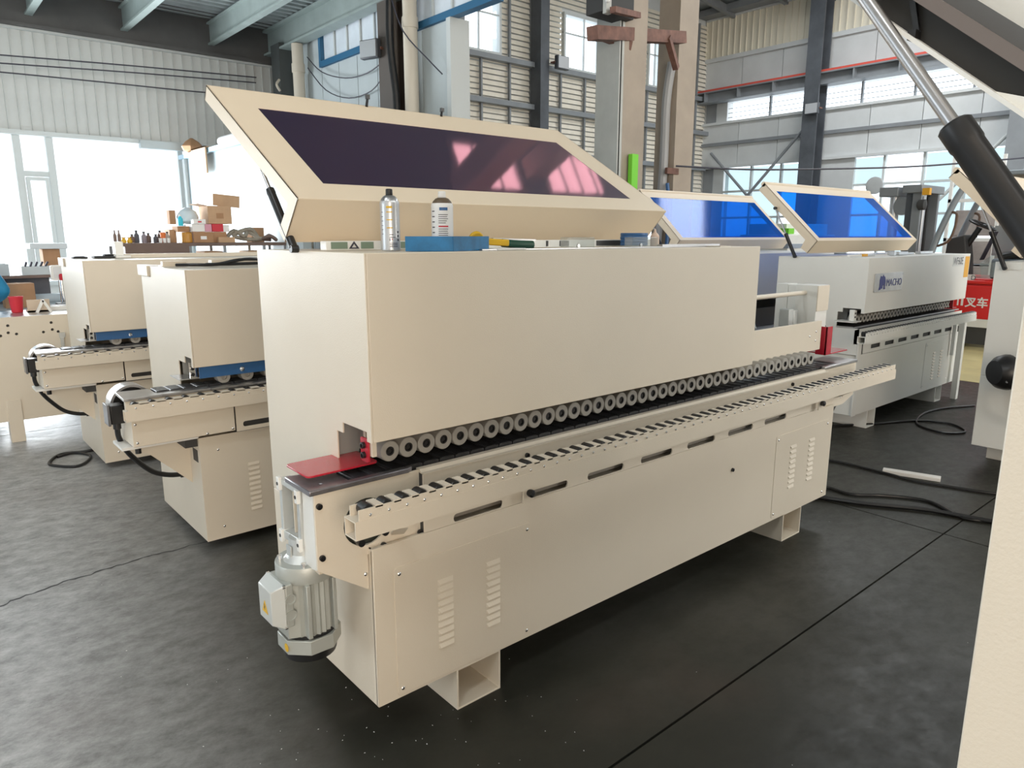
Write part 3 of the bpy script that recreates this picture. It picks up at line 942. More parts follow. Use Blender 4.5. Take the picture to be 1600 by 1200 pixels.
def add_foot(t, x0, x1, y0, y1, h, paint):
    w = .007
    part(t, 'foot', MB().plate([(x0, 0), (x1, 0), (x1, h), (x0, h)], [[(x0 + w, w), (x1 - w, w), (x1 - w, h - w * .4), (x0 + w, h - w * .4)]], XZ, y0, y1), paint, .0015)


def access_panel(t, x0, x1, z0, z1, cols, lz0, lz1, n, paint):
    p = part(t, 'access_panel', MB().plate(rr(x0, x1, z0, z1, .012), [], XZ, -.0025, .003), paint, .001)
    lm = cached('louver', louver_mesh)
    for xc in cols:
        for k in range(n):
            part(p, 'louver', lm, paint, loc=(xc, -.0025, lz0 + (lz1 - lz0) * k / (n - 1)))
    sm = cached('screw', screw_mesh)
    for x in (x0 + .018, x1 - .018):
        for z in (z0 + .022, z1 - .022):
            part(p, 'screw', sm, CHROME, loc=(x, -.0025, z))
    return p


def add_body(t, g, paint, base=True):
    """base cabinet, end panels, upper front panel, top and rear panels"""
    zb, zt, zc, zp, zq, L, LU, D = (g[k] for k in ('zb', 'zt', 'zc', 'zp', 'zq', 'L', 'LU', 'D'))
    part(t, 'base_cabinet', MB().box(0, L, 0.004, D, zb, zt), paint, .003)
    side = [(.012, zt + .003), (.19, zt + .003), (.19, zc + .112), (.150, zc + .112), (.150, zc + .145), (.004, zc + .145), (.004, zp + .0), (-.023, zp), (-.023, zq), (D, zq), (D, zt + .003)]
    part(t, 'end_panel', MB().plate(side, [], YZ, 0, .006), paint, .0015)
    part(t, 'end_panel', MB().plate([(-.02, zp), (-.02, zq - .004), (D - .004, zq - .004), (D - .004, zt + .003), (.20, zt + .003), (.20, zp)], [], YZ, LU - .008, LU - .002), paint)
    part(t, 'front_panel', MB().box(0.0065, LU, -.023, -.008, zp, zq), paint, .0025)
    part(t, 'top_panel', MB().box(0.0065, LU - .009, -.0075, D - .007, zq - .012, zq - .0005), paint)
    part(t, 'rear_panel', MB().box(0.0065, LU - .009, D - .006, D, zt + .003, zq - .001), paint)
    part(t, 'inner_panel', MB().box(.09, .096, .15, D - .02, zc + .03, zq - .03).box(.02, .09, .22, .226, zc + .02, zq - .03), mat('grey_inner_panel', (.33, .34, .33), .5))
    part(t, 'inner_bed', MB().box(.006, L - .01, .20, D - .02, zt + .005, zc - .03), DARKIN)


def add_conveyor(t, g, paint, npad=None, nroll=40, X0=-.178, X1=3.19, xr0=.108, pitch=.0668, hubs=True, pads=True):
    zt, zc, L = g['zt'], g['zc'], g['L']
    if pads:
        pm = cached('pad', pad_mesh)
        n = npad or int((X1 - .16 - .02) / .062)
        for k in range(n):
            part(t, 'conveyor_pad', pm, PADM, loc=(-.03 + k * .062, .046, zc - .0285))
    else:
        part(t, 'conveyor_belt', MB().box(0, X1 - .1, .046, .15, zc - .03, zc), PADM)
    rm, hm = cached('roller', roller_mesh), cached('hub', hub_mesh)
    for k in range(nroll):
        r = part(t, 'pressure_roller', rm, ROLLER, loc=(xr0 + k * pitch, .059, zc + .054))
        if hubs:
            part(r, 'hub', hm, mat('dark_hub_steel', (.045, .045, .047), .3, .6))


G1 = dict(zb=.152, zt=.678, zc=.900, zp=1.016, zq=1.554, L=2.905, LU=1.995, D=.732)

# ------------------------------------------------------------------ MACHINE 1 (foreground)
M = thing('edge_banding_machine', 'large cream edge banding machine in the foreground with raised dark purple window hood', 'machine', (.978, 1.786, 0))
add_body(M, G1, CREAM)
part(M, 'base_front', MB().plate([(0, .152), (2.905, .152), (2.905, .683), (0, .683)], [], XZ, 0, .012), CREAM, .002)
access_panel(M, .07, .634, .162, .600, (.230, .430), .265, .492, 10, CREAM)
access_panel(M, 2.307, 2.86, .165, .607, (2.45, 2.645), .295, .515, 9, CREAM)
slots = [rr(.300 + k * .3135, .507 + k * .3135, .688, .716, .012) for k in range(7)]
part(M, 'slotted_panel', MB().plate([(.187, .6845), (2.80, .6845), (2.80, .878), (.187, .878)], slots, XZ, 0, .006), CREAM)
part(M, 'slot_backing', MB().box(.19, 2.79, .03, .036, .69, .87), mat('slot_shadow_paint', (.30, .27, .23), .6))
part(M, 'rail_lip', MB().plate([(-.003, .880), (.012, .880), (.020, .889), (.040, .889), (.040, .884), (.012, .876), (-.003, .876)], [], YZ, .187, 2.80), CREAM)
part(M, 'panel_end', MB().box(.187, .190, .0065, .028, .6845, .877), DARKIN)
bt = cached('bolt', bolt_mesh)
part(M, 'panel_knob', bt, BLACK, loc=(.616, 0, .852))
part(M, 'panel_knob', bt, BLACK, loc=(1.919, 0, .516))
part(M, 'panel_knob', bt, BLACK, loc=(2.42, 0, .862))
# conveyor side box, left end
bx = part(M, 'conveyor_box', MB().plate([(-.163, .886), (.188, .886), (.188, .66), (-.002, .66), (-.002, .545), (-.155, .650), (-.163, .655)], [circ(-.002, .765, .074)], XZ, .024, .032), CREAM, .0012)
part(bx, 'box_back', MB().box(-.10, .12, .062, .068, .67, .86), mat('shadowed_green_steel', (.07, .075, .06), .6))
part(bx, 'box_end_cover', MB().plate([(.033, .886), (.100, .886), (.112, .640), (.033, .655)], [], YZ, -.163, -.155), WHITEP)
for x, z in ((-.150, .851), (-.149, .694)):
    part(bx, 'black_screw', bt, BLACK, loc=(x, .024, z))
for x, z in ((.048, .679), (.180, .683)):
    part(bx, 'hex_bolt', bt, CHROME, loc=(x, .018, z))
part(bx, 'small_screw', cached('screw', screw_mesh), CHROME, loc=(-.012, .024, .60))
part(bx, 'box_floor', MB().box(-.155, -.004, .034, .19, .64, .648), CREAM)
part(bx, 'box_rear', MB().box(-.155, -.002, .185, .19, .648, .885), CREAM)
# right end box
part(M, 'conveyor_box', MB().plate([(2.802, .886), (3.17, .886), (3.17, .70), (3.05, .66), (2.802, .66)], [circ(3.02, .735, .035)], XZ, .018, .026), CREAM)
part(M, 'outfeed_gusset', MB().plate([(2.91, .66), (3.06, .66), (2.91, .52)], [], XZ, .05, .06), DARKIN)
# table end plates
part(M, 'end_plate', MB().plate([(-.178, .018), (.145, .018), (.165, .028), (.165, .043), (-.045, .043), (-.045, .160), (-.170, .190), (-.178, .186)], [circ(-.125, .06, .006, 10)], XY, .886, .902), PLATE, .003)
part(M, 'end_plate', MB().plate([(2.80, .018), (3.19, .018), (3.19, .20), (2.98, .20), (2.98, .04), (2.80, .04)], [], XY, .886, .902), STEEL, .003)
add_conveyor(M, G1, CREAM, npad=49, nroll=40)
part(M, 'roller_beam', MB().box(.06, 2.93, .122, .137, .975, 1.137), CREAM, .002)
for x, z in ((2.87, 1.08), (2.87, 1.03), (2.80, 1.06)):
    part(M, 'beam_bolt', cached('screw', screw_mesh), CHROME, loc=(x, .122, z))
rl = add_rail(M, -.148, 3.215, -.186, .905)
for x in (-.06, .02):
    part(M, 'rail_clamp', MB().lathe([(.011, 0), (.011, .02), (.008, .025), (.008, .055)], (x + .012, -.03, .727 + (x + .06) * .15), (0, 1, 0), 14), BLACK)
for x in (.573, 2.66):
    b = part(M, 'rail_bracket', MB().box(x, x + .048, -.032, -.026, .692, .81).box(x, x + .048, -.13, -.026, .80, .806), CREAM, .001)
    part(b, 'bracket_knob', MB().lathe([(.012, 0), (.014, .006), (.014, .018), (.008, .022)], (x + .026, -.032, .728), (0, -1, 0), 12), BLACK)
part(M, 'rail_stay', MB().bar((.012, -.15, .80), (.10, .02, .70), .04, .006).bar((2.86, -.15, .81), (2.92, .01, .72), .05, .006), CREAM)
for x0, x1 in ((.302, .494), (2.44, 2.63)):
    add_foot(M, x0, x1, .0, .72, .1515, CREAM)
# infeed guide
part(M, 'infeed_guide', MB().plate(rr(-.152, .080, .082, .238, .014), [], XY, .917, .923), RED, .0015, label='red infeed guide plate')
ib = part(M, 'guide_bracket', MB().plate(rr(.032, .077, .940, 1.015, .008), [], YZ, .018, .024), RED, .001)
for z in (.962, .992):
    part(ib, 'socket_screw', MB().lathe([(.010, 0), (.010, .009), (.006, .010), (.005, .004), (.001, .004)], (.018, .055, z), (-1, 0, 0), 14), BLACK)
part(M, 'guide_post', MB().box(.026, .040, .02, .05, .96, 1.06), CREAM)
ob_ = part(M, 'outfeed_guide', MB().plate(rr(2.99, 3.24, .10, .25, .02), [], XY, .940, .946), RED, .001, label='red outfeed guide plate')
part(ob_, 'outfeed_upright', MB().box(2.955, 3.02, .10, .108, .94, 1.10).box(2.955, 2.963, .10, .16, .94, 1.10), RED, .001)
part(ob_, 'sensor_cable', MB().tube([(2.95, .30, 1.17), (3.02, .24, 1.165), (3.07, .18, 1.10), (3.06, .15, 1.02), (3.03, .13, .97)], .008, 8).tube([(2.95, .31, 1.16), (3.05, .26, 1.14), (3.09, .2, 1.08), (3.07, .16, 1.0)], .007, 8), BLACK)
# outfeed control post and rod
pb = part(M, 'control_post', MB().box(2.93, 3.06, .164, .29, 1.08, 1.328).box(2.945, 3.05, .292, .345, 1.06, 1.325).box(2.945, 3.05, .348, .42, 1.0, 1.328), GREYW, .002)
part(pb, 'post_face', MB().box(2.93, 3.06, .158, .1635, 1.185, 1.326), CREAM)
part(pb, 'post_button', MB().lathe([(.012, 0), (.016, .01), (.01, .022)], (3.06, .2, 1.27), (1, 0, 0), 12), BLACK)
part(M, 'guide_rod', MB().cyl((1.98, .235, 1.285), (2.93, .235, 1.285), .0125, 14), CREAM)
part(M, 'sensor_block', MB().box(2.78, 2.83, .24, .30, 1.10, 1.20).box(2.85, 2.90, .25, .29, 1.08, 1.19), ALU, .004)
part(M, 'buffing_unit', MB().box(2.05, 2.45, .32, .55, .90, 1.16).cyl((2.1, .30, 1.10), (2.42, .30, 1.12), .06, 18), ALU, .01)
part(M, 'dust_cover', MB().plate([(.30, .90), (.62, .90), (.62, 1.20), (.46, 1.28), (.36, 1.24), (.30, 1.1)], [], YZ, 2.55, 2.56), ACRYL)
# geared motor under the infeed end
mo = part(M, 'gear_motor', MB(). plate(
    [((.079 if k % 2 else .072) * math.cos(2 * PI * k / 52), (.079 if k % 2 else .072) * math.sin(2 * PI * k / 52)) for k in range(52)], [],
    lambda u, v, t: (u - .145, v + .150, t), .425, .60), MOTORG)
part(mo, 'motor_pad', MB().plate([(-.085, -.045), (-.085, .045), (-.05, .06), (-.05, -.06)], [], lambda u, v, t: (u - .145, v + .15, t), .43, .605), MOTORG, .003)
part(mo, 'motor_pad', MB().box(-.185, -.172, .062, .082, .43, .60).box(-.10, -.088, .068, .09, .43, .6), MOTORG, .002)
part(mo, 'motor_flange', MB().lathe([(.060, .598), (.086, .600), (.088, .606), (.088, .648), (.086, .652), (.04, .652)], (-.145, .150, 0), (0, 0, 1), 32), MOTORG)
for k in range(4):
    a = PI / 4 + k * PI / 2 + .3
    part(mo, 'flange_bolt', MB().cyl((-.145 + .073 * math.cos(a), .150 + .073 * math.sin(a), .650), (-.145 + .073 * math.cos(a), .150 + .073 * math.sin(a), .664), .008, 8), CHROME)
part(mo, 'motor_neck', MB().lathe([(.062, .652), (.045, .672), (.042, .72)], (-.145, .155, 0), (0, 0, 1), 20).box(-.193, -.189, .14, .17, .652, .70), ALU)
oc = [(.094 * math.cos(PI / 4 * k + PI / 8), .094 * math.sin(PI / 4 * k + PI / 8)) for k in range(8)]
part(mo, 'fan_cowl', MB().plate([(a * 1.0, b * 1.0) for a, b in oc], [circ(0, 0, .079, 28)], lambda u, v, t: (u - .145, v + .15, t), .376, .422), MOTORG, .002)
part(mo, 'fan_grille', MB().lathe([(.05, .345), (.078, .348), (.080, .355), (.080, .43)], (-.145, .150, 0), (0, 0, 1), 32), BLACK)
tb = part(mo, 'terminal_box', MB().plate([(.085, .478), (.205, .478), (.205, .612), (.085, .612)], [], YZ, -.24, -.215), MOTORG, .004)
part(tb, 'terminal_cover', MB().add([(-.24, .082, .475), (-.24, .208, .475), (-.24, .208, .615), (-.24, .082, .615), (-.278, .10, .493), (-.278, .19, .493), (-.278, .19, .597), (-.278, .10, .597)],
                                     [(0, 1, 2, 3), (4, 7, 6, 5), (0, 4, 5, 1), (1, 5, 6, 2), (2, 6, 7, 3), (3, 7, 4, 0)]), mat('light_grey_cover', (.60, .62, .60), .35, .2), .003)
for y, z in ((.088, .481), (.202, .481), (.202, .609), (.088, .609)):
    part(tb, 'cover_screw', MB().cyl((-.246, y, z), (-.238, y, z), .006, 8), CHROME)
for z in (.565, .515):
    part(tb, 'cable_knockout', MB().lathe([(.017, 0), (.017, .003), (.013, .003), (.012, .001), (.001, .001)], (-.225, .085, z), (0, -1, 0), 18), MOTORG)
tri = [(.125, .520), (.165, .520), (.145, .558)]
part(tb, 'warning_sticker', MB().plate(tri, [], YZ, -.2795, -.2785), YELLOW)
part(tb, 'warning_mark', MB().plate([(.143, .528), (.149, .536), (.146, .537), (.148, .548), (.141, .538), (.144, .537)], [], YZ, -.2802, -.2796), INK)
part(mo, 'rotation_sticker', MB().lathe([(.001, 0), (.013, 0), (.013, .001), (.001, .001)], (-.145 - .0874, .150 - .030, .398), (-1, 0, 0), 16), YELLOW)
# gearbox at the conveyor end
gb = part(M, 'gearbox', MB().plate([(.108, .700), (.250, .690), (.245, .884), (.104, .884)], [[(.128, .725), (.232, .717), (.228, .866), (.124, .866)]], YZ, -.172, -.135), ALU, .002)
part(gb, 'gearbox_back', MB().box(-.14, -.136, .11, .245, .70, .88), mat('gearbox_inside', (.40, .43, .43), .4, .5))
for y, z in ((.112, .86), (.115, .71), (.242, .70), (.238, .868)):
    part(gb, 'mounting_lug', MB().obox((-.174, y, z), (.012, .020, .04)), WHITEP, .002)
    part(gb, 'lug_hole', MB().cyl((-.1815, y, z), (-.179, y, z), .0055, 10), DARKIN)
part(gb, 'shaft_screw', MB().lathe([(.011, 0), (.011, .008), (.005, .010)], (-.142, .165, .80), (-1, 0, 0), 12), CHROME)
part(gb, 'slot_cover', MB().box(-.143, -.140, .14, .165, .735, .785), DARKIN)
part(gb, 'spec_label', MB().box(-.1425, -.1405, .19, .205, .81, .83), WHITEPR)
# hood
add_lid(M, -.025, 1.745, (.432, 1.580), (.315, 1.710), (1.035, 2.136), HOODP, PURPLE, (.128, .146, .105, .165))
add_strut(M, (-.012, .395, 1.560), (-.012, .66, 1.872), .0135, .60)
for x, s in ((.62, 1.0), (1.00, .7)):
    part(M, 'hood_latch', MB().cyl((x, 1.02, 2.13), (x + .012, 1.03, 2.13 + .035 * s), .006, 8).obox((x + .012, 1.03, 2.13 + .04 * s), (.016, .012, .018)), BLACK)
# wiring trunk and blocks on top behind the front edge
tr = part(M, 'wire_trunk', MB().box(.05, 1.66, .30, .34, 1.556, 1.584), WHITEP, .001)
for x0, x1 in ((.066, .122), (.17, .215), (.315, .37), (.98, .99), (1.054, 1.105), (1.267, 1.475)):
    part(tr, 'trunk_gap', MB().box(x0, x1, .2975, .2998, 1.560, 1.581), TERMG if x0 < .75 else DARKIN)
part(tr, 'warning_outline', MB().plate([(.127, 1.560), (.163, 1.560), (.145, 1.583)], [[(.136, 1.564), (.154, 1.564), (.145, 1.576)]], XZ, .2965, .2995), INK)
for x0, x1 in ((.853, .99), (1.20, 1.36)):
    s = part(M, 'acrylic_block', MB().box(x0, x1, .05, .09, 1.555, 1.595), ACRYL, .002)
    part(s, 'block_screw', MB().lathe([(.007, 0), (.007, .004), (.001, .004)], (x0 + .05, .05, 1.565), (0, -1, 0), 10), CHROME)
part(M, 'top_strip', MB().box(.45, 1.40, .03, .10, 1.5545, 1.5585).box(1.40, 1.80, .06, .09, 1.5545, 1.566), STEEL)
part(M, 'seam_tab', MB().box(1.70, 1.78, -.01, .06, 1.5545, 1.558), CREAM)

# ------------------------------------------------------------------ MACHINES behind on the left (no raised hood)
def older_machine(loc, label, hide_pads=False, npad=34):
    t = thing('edge_banding_machine', label, 'machine', loc, 'edge banding machines parked behind the foreground machine')
    D, zq, L = .775, 1.44, 2.95
    P = CREAM2
    part(t, 'base_cabinet', MB().box(0, L, .004, D, .05, .60), P, .003)
    part(t, 'base_front', MB().box(0, L, 0, .0035, .05, .605), P)
    lm = cached('louver', louver_mesh)
    for xc in (.236, .43):
        for k in range(10):
            part(t, 'louver', lm, P, loc=(xc, 0, .165 + k * .0275))
    sm = cached('screw', screw_mesh)
    for x, z in ((.09, .53), (.09, .115), (.75, .53)):
        part(t, 'screw', sm, CHROME, loc=(x, 0, z))
    side = [(.01, .606), (.01, .62), (.215, .62), (.215, .975), (.11, .975), (.11, 1.01), (.004, 1.01), (.004, .966), (-.02, .966), (-.02, zq), (.585, zq), (.585, zq - .058), (D, zq - .058), (D, .606)]
    part(t, 'end_panel', MB().plate(side, [], YZ, 0, .006), P, .0015)
    part(t, 'rear_cap', MB().box(-.012, .05, .60, D + .02, zq - .055, zq + .002), P, .002)
    part(t, 'front_panel', MB().box(.0065, L - .3, -.02, -.006, .966, zq), P, .0025)
    part(t, 'top_panel', MB().box(.0065, L - .31, -.0055, D, zq - .012, zq - .001), P)
    part(t, 'rear_panel', MB().box(.0065, L - .31, D - .006, D, .61, zq - .013), P)
    part(t, 'end_panel', MB().box(L - .309, L - .302, -.015, D - .007, .61, zq - .013), P)
    part(t, 'inner_panel', MB().box(.10, .106, .05, D - .02, .90, 1.40).box(.02, .09, .225, .231, .88, 1.4), mat('grey_inner_panel', (.33, .34, .33), .5))
    bp = part(t, 'blue_cover', MB().box(.035, L - .4, .008, .014, .905, .962), BLUEP)
    part(bp, 'cover_bolt', MB().lathe([(.012, 0), (.012, .006), (.004, .012)], (.245, .008, .93), (0, -1, 0), 12), CHROME)
    part(bp, 'cover_bolt', MB().lathe([(.012, 0), (.012, .006), (.004, .012)], (.9, .008, .93), (0, -1, 0), 12), CHROME)
    # conveyor
    part(t, 'conveyor_box', MB().box(-.305, .168, -.053, .20, .629, .755), P, .002)
    part(t, 'conveyor_box', MB().plate([(.176, .620), (L, .620), (L, .755), (.176, .755)], [rr(.21 + k * .34, .45 + k * .34, .640, .668, .012) for k in range(7)], XZ, -.050, -.044), P)
    part(t, 'slot_backing', MB().box(.18, L - .05, -.02, .2, .61, .75), DARKIN)
    for x, z in ((-.29, .738), (-.288, .648), (.03, .637), (.155, .642)):
        part(t, 'box_screw', sm, CHROME, loc=(x, -.053, z))
    part(t, 'conveyor_top', MB().plate([(-.322, -.03), (.07, -.03), (.07, .02), (-.17, .04), (-.17, .15), (-.315, .17)], [], XY, .846, .860), STEEL, .002)
    part(t, 'conveyor_skirt', MB().box(-.315, .16, -.025, .0, .758, .846), P)
    part(t, 'top_strip', MB().box(.07, L, -.035, .01, .846, .858), STEEL)
    pm = cached('pad', pad_mesh)
    for k in range(npad):
        part(t, 'conveyor_pad', pm, PADM, loc=(-.165 + k * .062, .03, .838))
    for k in range(9):
        part(t, 'pressure_roller', cached('roller', roller_mesh), RUBBER, loc=(.16 + k * .12, .03, .895))
    part(t, 'entry_plate', MB().plate([(-.05, .045), (.05, .045), (.05, .16), (-.05, .21)], [], XY, .900, .905), STEEL)
    eb = part(t, 'entry_bracket', MB().box(.0, .035, .04, .048, .905, .985), CHROME)
    for z in (.925, .955):
        part(eb, 'bracket_screw', MB().cyl((.012, .04, z), (.012, .03, z), .009, 10), BLACK)
    rail = add_rail(t, -.335, L + .3, -.103, .852, pitch=.0745, wdt=.048, hgt=.088, paint=CREAM2)
    # infeed drive
    mt = part(t, 'drive_motor', MB().lathe([(.086, 0), (.098, 0), (.098, .10), (.02, .105), (.02, .03), (.086, .028), (.086, 0)], (-.235, .215, .780), (0, 1, 0), 36, caps=False), STEEL)
    part(mt, 'motor_core', MB().lathe([(.01, .02), (.084, .02), (.084, .09), (.01, .09)], (-.235, .215, .780), (0, 1, 0), 24), BLACK)
    tb = part(t, 'terminal_box', MB().box(-.365, -.305, .06, .14, .725, .815), BLACK, .005)
    part(tb, 'box_cover', MB().box(-.378, -.366, .055, .145, .72, .822), mat('dark_cover', (.16, .16, .165), .3, .3), .003)
    part(tb, 'cable_gland', MB().cyl((-.335, .10, .725), (-.335, .10, .695), .018, 12), BLACK)
    part(tb, 'motor_cable', MB().tube([(-.335, .10, .70), (-.325, .14, .64), (-.29, .18, .557), (-.24, .20, .485), (-.175, .21, .416), (-.10, .21, .382), (-.03, .21, .372), (0, .21, .372)], .013, 10), BLACK)
    part(tb, 'cable_gland', MB().cyl((-.045, .21, .372), (0, .21, .372), .018, 12), BLACK)
    part(t, 'support_shelf', MB().box(-.345, .0, .00, .18, .606, .620), WHITEP)
    part(t, 'support_gusset', MB().plate([(-.30, .600), (0, .600), (0, .330), (-.20, .53), (-.30, .57)], [], XZ, .165, .172), P)
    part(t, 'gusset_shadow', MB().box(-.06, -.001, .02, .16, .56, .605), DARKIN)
    part(t, 'side_opening', MB().box(-.0015, .0015, .034, .108, .47, .535), DARKIN)
    part(t, 'shelf_bolt', MB().cyl((-.27, .03, .606), (-.27, .03, .575), .014, 8), BLACK)
    part(t, 'top_rear_strip', MB().box(.30, 2.3, .50, .56, zq, zq + .028), P)
    return t


older_machine((1.055, 3.653, 0), 'beige edge banding machine behind the foreground one, with a coil of black cable on top')
older_machine((.951, 5.464, 0), 'second beige edge banding machine from the left, with dark pads lying on its top', npad=26)

# low frame standing furthest left
t = thing('machine_frame', 'low beige machine frame with drilled holes at the far left', 'machine', (.30, 6.71, 0))
part(t, 'frame_body', MB().plate([(-.4, .17), (1.7, .17), (1.7, .985), (-.4, .985)], [circ(a - .30, b, .011, 12) for a, b in ((.566, .846), (.62, .921), (.617, .866), (.669, .852), (.907, .923), (.909, .867), (.847, .852), (.947, .848))], XZ, 0, .02), CREAM2)
part(t, 'frame_core', MB().box(-.39, 1.69, .022, .55, .19, .97), DARKIN)
part(t, 'frame_top', MB().box(-.4, 1.7, 0.021, .6, .971, .985), STEEL)
part(t, 'leg', MB().box(.24, .335, -.012, .10, 0, .34), CREAM2, .002)
part(t, 'leg', MB().box(1.4, 1.5, -.012, .10, 0, .34), CREAM2, .002)
part(t, 'latch', MB().box(.655, .675, -.03, -.001, .72, .80).box(.65, .69, -.02, -.001, .80, .84), ALU)
part(t, 'lower_panel', MB().box(.05, .06, -.006, -.001, .17, .60), CREAM2)

# ------------------------------------------------------------------ MACHINES on the right
G5 = dict(zb=.155, zt=.655, zc=.885, zp=.995, zq=1.43, L=2.28, LU=2.23, D=.74)
LID5 = ((.490, 1.457), (.410, 1.560), (.925, 2.045))


def right_machine(loc, label, film, full=True, paint=GREYW, dz=0.0, depth=.74, strut=None, lidx=(0, 2.04), lid=True, frac=None, lidoff=0.0):
    t = thing('edge_banding_machine', label, 'machine', loc, 'edge banding machines with raised hoods on the right')
    g = dict(G5)
    g['D'] = depth
    g['zq'] += dz
    add_body(t, g, paint)
    part(t, 'base_front', MB().plate([(0, g['zb']), (g['L'], g['zb']), (g['L'], g['zt'] + .004), (0, g['zt'] + .004)], [], XZ, 0, .0035), paint)
    if lid:
        add_lid(t, lidx[0], lidx[1], *[(a + lidoff, b + dz) for a, b in LID5], HOODP, film, (.075, .06, .035, .10) if not lidoff else (.12, .1, .1, .2), .075, rim=.022)
    s = strut or ((-.01, .590, 1.43 + dz), (-.01, .80, 1.83 + dz))
    add_strut(t, *s, r=.0145 if dz == 0 else .0115, frac=frac or .47)
    for x0, x1 in ((.30, .46), (1.80, 1.96)):
        add_foot(t, x0, x1, .0, depth - .02, .1545, paint)
    if full:
        access_panel(t, 1.42, 2.05, .19, .62, (1.62, 1.80), .25, .50, 10, paint)
        sl = [rr(.24 + k * .27, .42 + k * .27, .69, .725, .008) for k in range(7)]
        part(t, 'slotted_panel', MB().plate([(.10, .662), (2.2, .662), (2.2, .745), (.10, .745)], sl, XZ, 0, .006), paint)
        part(t, 'slot_backing', MB().box(.11, 2.19, .012, .016, .665, .74), DARKIN)
        part(t, 'conveyor_front', MB().plate([(0, .872), (.03, .86), (.03, .75), (0, .75)], [], lambda u, v, tt: (tt, u, v), -.02, 2.26), paint)
        part(t, 'conveyor_end', MB().box(-.02, -.004, .0, .20, .66, .872), WHITEP)
        part(t, 'table_plate', MB().plate([(-.02, .035), (2.28, .035), (2.28, .046), (.0, .046), (.0, .18), (-.02, .18)], [], XY, .874, .884), STEEL)
        add_conveyor(t, g, paint, nroll=31, X1=2.3, xr0=.07, pitch=.0668, hubs=True, pads=False)
        add_rail(t, -.28, 2.14, -.17, .885, pitch=.05, paint=paint)
        part(t, 'rail_leg', MB().box(2.10, 2.16, -.09, -.04, .0, .845), paint, .002)
        part(t, 'rail_leg', MB().box(2.0, 2.03, -.05, -.02, .45, .80), WHITEP)
        part(t, 'base_edge_strip', MB().box(-.02, .045, -.012, -.0005, .155, .80), WHITEP, .002)
        e = part(t, 'entry_plate', MB().plate([(-.09, .02), (.06, .02), (.06, .18), (-.09, .18)], [], XY, .925, .931), WHITEP)
        part(e, 'entry_block', MB().box(-.01, .035, .05, .09, .931, 1.02), WHITEP, .003)
        for z in (.955, .985):
            part(e, 'block_slot', MB().box(0, .022, .0485, .0499, z, z + .014), DARKIN)
        part(t, 'exit_bracket', MB().box(2.08, 2.2, .03, .16, .90, .906).box(2.08, 2.09, .03, .08, .90, .99), RED)
    return t


m5 = right_machine((5.80, 2.52, 0), 'pale grey edge banding machine with logo plate and raised blue window hood', BLUEFILM)
# logo plate and lettering
lp = part(m5, 'logo_plate', MB().plate(rr(.12, .66, 1.155, 1.305, .012), [], XZ, -.028, -.0235), STEEL, .001)
text_mesh('MACHO', .082, LOGOBLUE, 'logo_lettering', lp, (.338, -.0285, 1.198), (PI / 2, 0, 0), .001, 1.0)
hm = [(.205, 1.172), (.218, 1.20), (.214, 1.25), (.225, 1.285), (.25, 1.277), (.262, 1.282), (.275, 1.295), (.282, 1.282), (.305, 1.275), (.322, 1.24), (.318, 1.19), (.325, 1.185), (.325, 1.175), (.295, 1.175), (.296, 1.20), (.285, 1.215), (.272, 1.20), (.272, 1.182), (.245, 1.182), (.232, 1.172)]
part(lp, 'logo_emblem', MB().plate(hm, [], XZ, -.0298, -.0282), LOGOBLUE)
part(lp, 'plate_screw', MB().cyl((.135, -.0305, 1.17), (.135, -.028, 1.17), .006, 8).cyl((.645, -.0305, 1.29), (.645, -.028, 1.29), .006, 8), CHROME)
part(m5, 'model_label', MB().box(1.78, 2.06, -.0245, -.0232, 1.318, 1.418), mat('label_white', (.72, .73, .71), .5))
text_mesh('WF60E', .098, INK, 'model_lettering', m5, (1.79, -.0248, 1.333), (PI / 2, 0, 0), .0006, .86)
part(m5, 'orange_sticker', MB().box(2.10, 2.215, -.0245, -.0232, 1.205, 1.405), ORANGE)
tt = part(m5, 'top_fittings', MB().box(.45, .62, .20, .26, 1.432, 1.452).box(.98, 1.18, .15, .25, 1.432, 1.462).box(1.25, 1.45, .2, .25, 1.432, 1.45).box(.75, .80, .1, .14, 1.432, 1.47).box(1.6, 1.9, .2, .25, 1.432, 1.455), SILVER, .004)
part(tt, 'top_label', MB().box(.10, .32, .18, .2, 1.432, 1.45), WHITEPR)
part(tt, 'top_label', MB().box(.34, .43, .18, .2, 1.432, 1.452), ORANGE)

right_machine((5.75, 3.85, 0), 'pale grey edge banding machine with blue window hood, half hidden behind the foreground machine', BLUEFILM, full=False)
m7 = right_machine((5.64, .86, 0), 'grey edge banding machine behind the near strut, with a black motor on its end', SMOKE, full=False, lidx=(-.04, 2.0), lidoff=.10,
                   strut=((-.02, .677, 1.388), (-.02, .905, 1.90)))
part(m7, 'rear_step', MB().box(-.006, .3, .59, .735, 1.38, 1.425), GREYW)
dm = part(m7, 'black_motor', MB().lathe([(.03, -.02), (.075, -.018), (.105, .02), (.115, .06), (.115, .075), (.105, .08)], (-.36, .55, .745), (.80, -.6, 0), 28), BLACK)
part(dm, 'motor_fins', MB().lathe([(.095, .08), (.095, .32), (.05, .32)], (-.36, .55, .745), (.80, -.6, 0), 16), mat('black_motor_paint', (.018, .02, .024), .35))
part(dm, 'motor_screws', MB().cyl((-.40, .48, .70), (-.405, .475, .70), .008, 8).cyl((-.37, .44, .77), (-.375, .435, .77), .008, 8), CHROME)
part(dm, 'warning_sticker', MB().plate([(.0, 0), (.035, 0), (.0175, .032)], [], lambda u, v, tt: (-.385 + u * .6 - tt * .8, .435 - u * .8 - tt * .6 + .005, .665 + v), .001, .004), YELLOW)
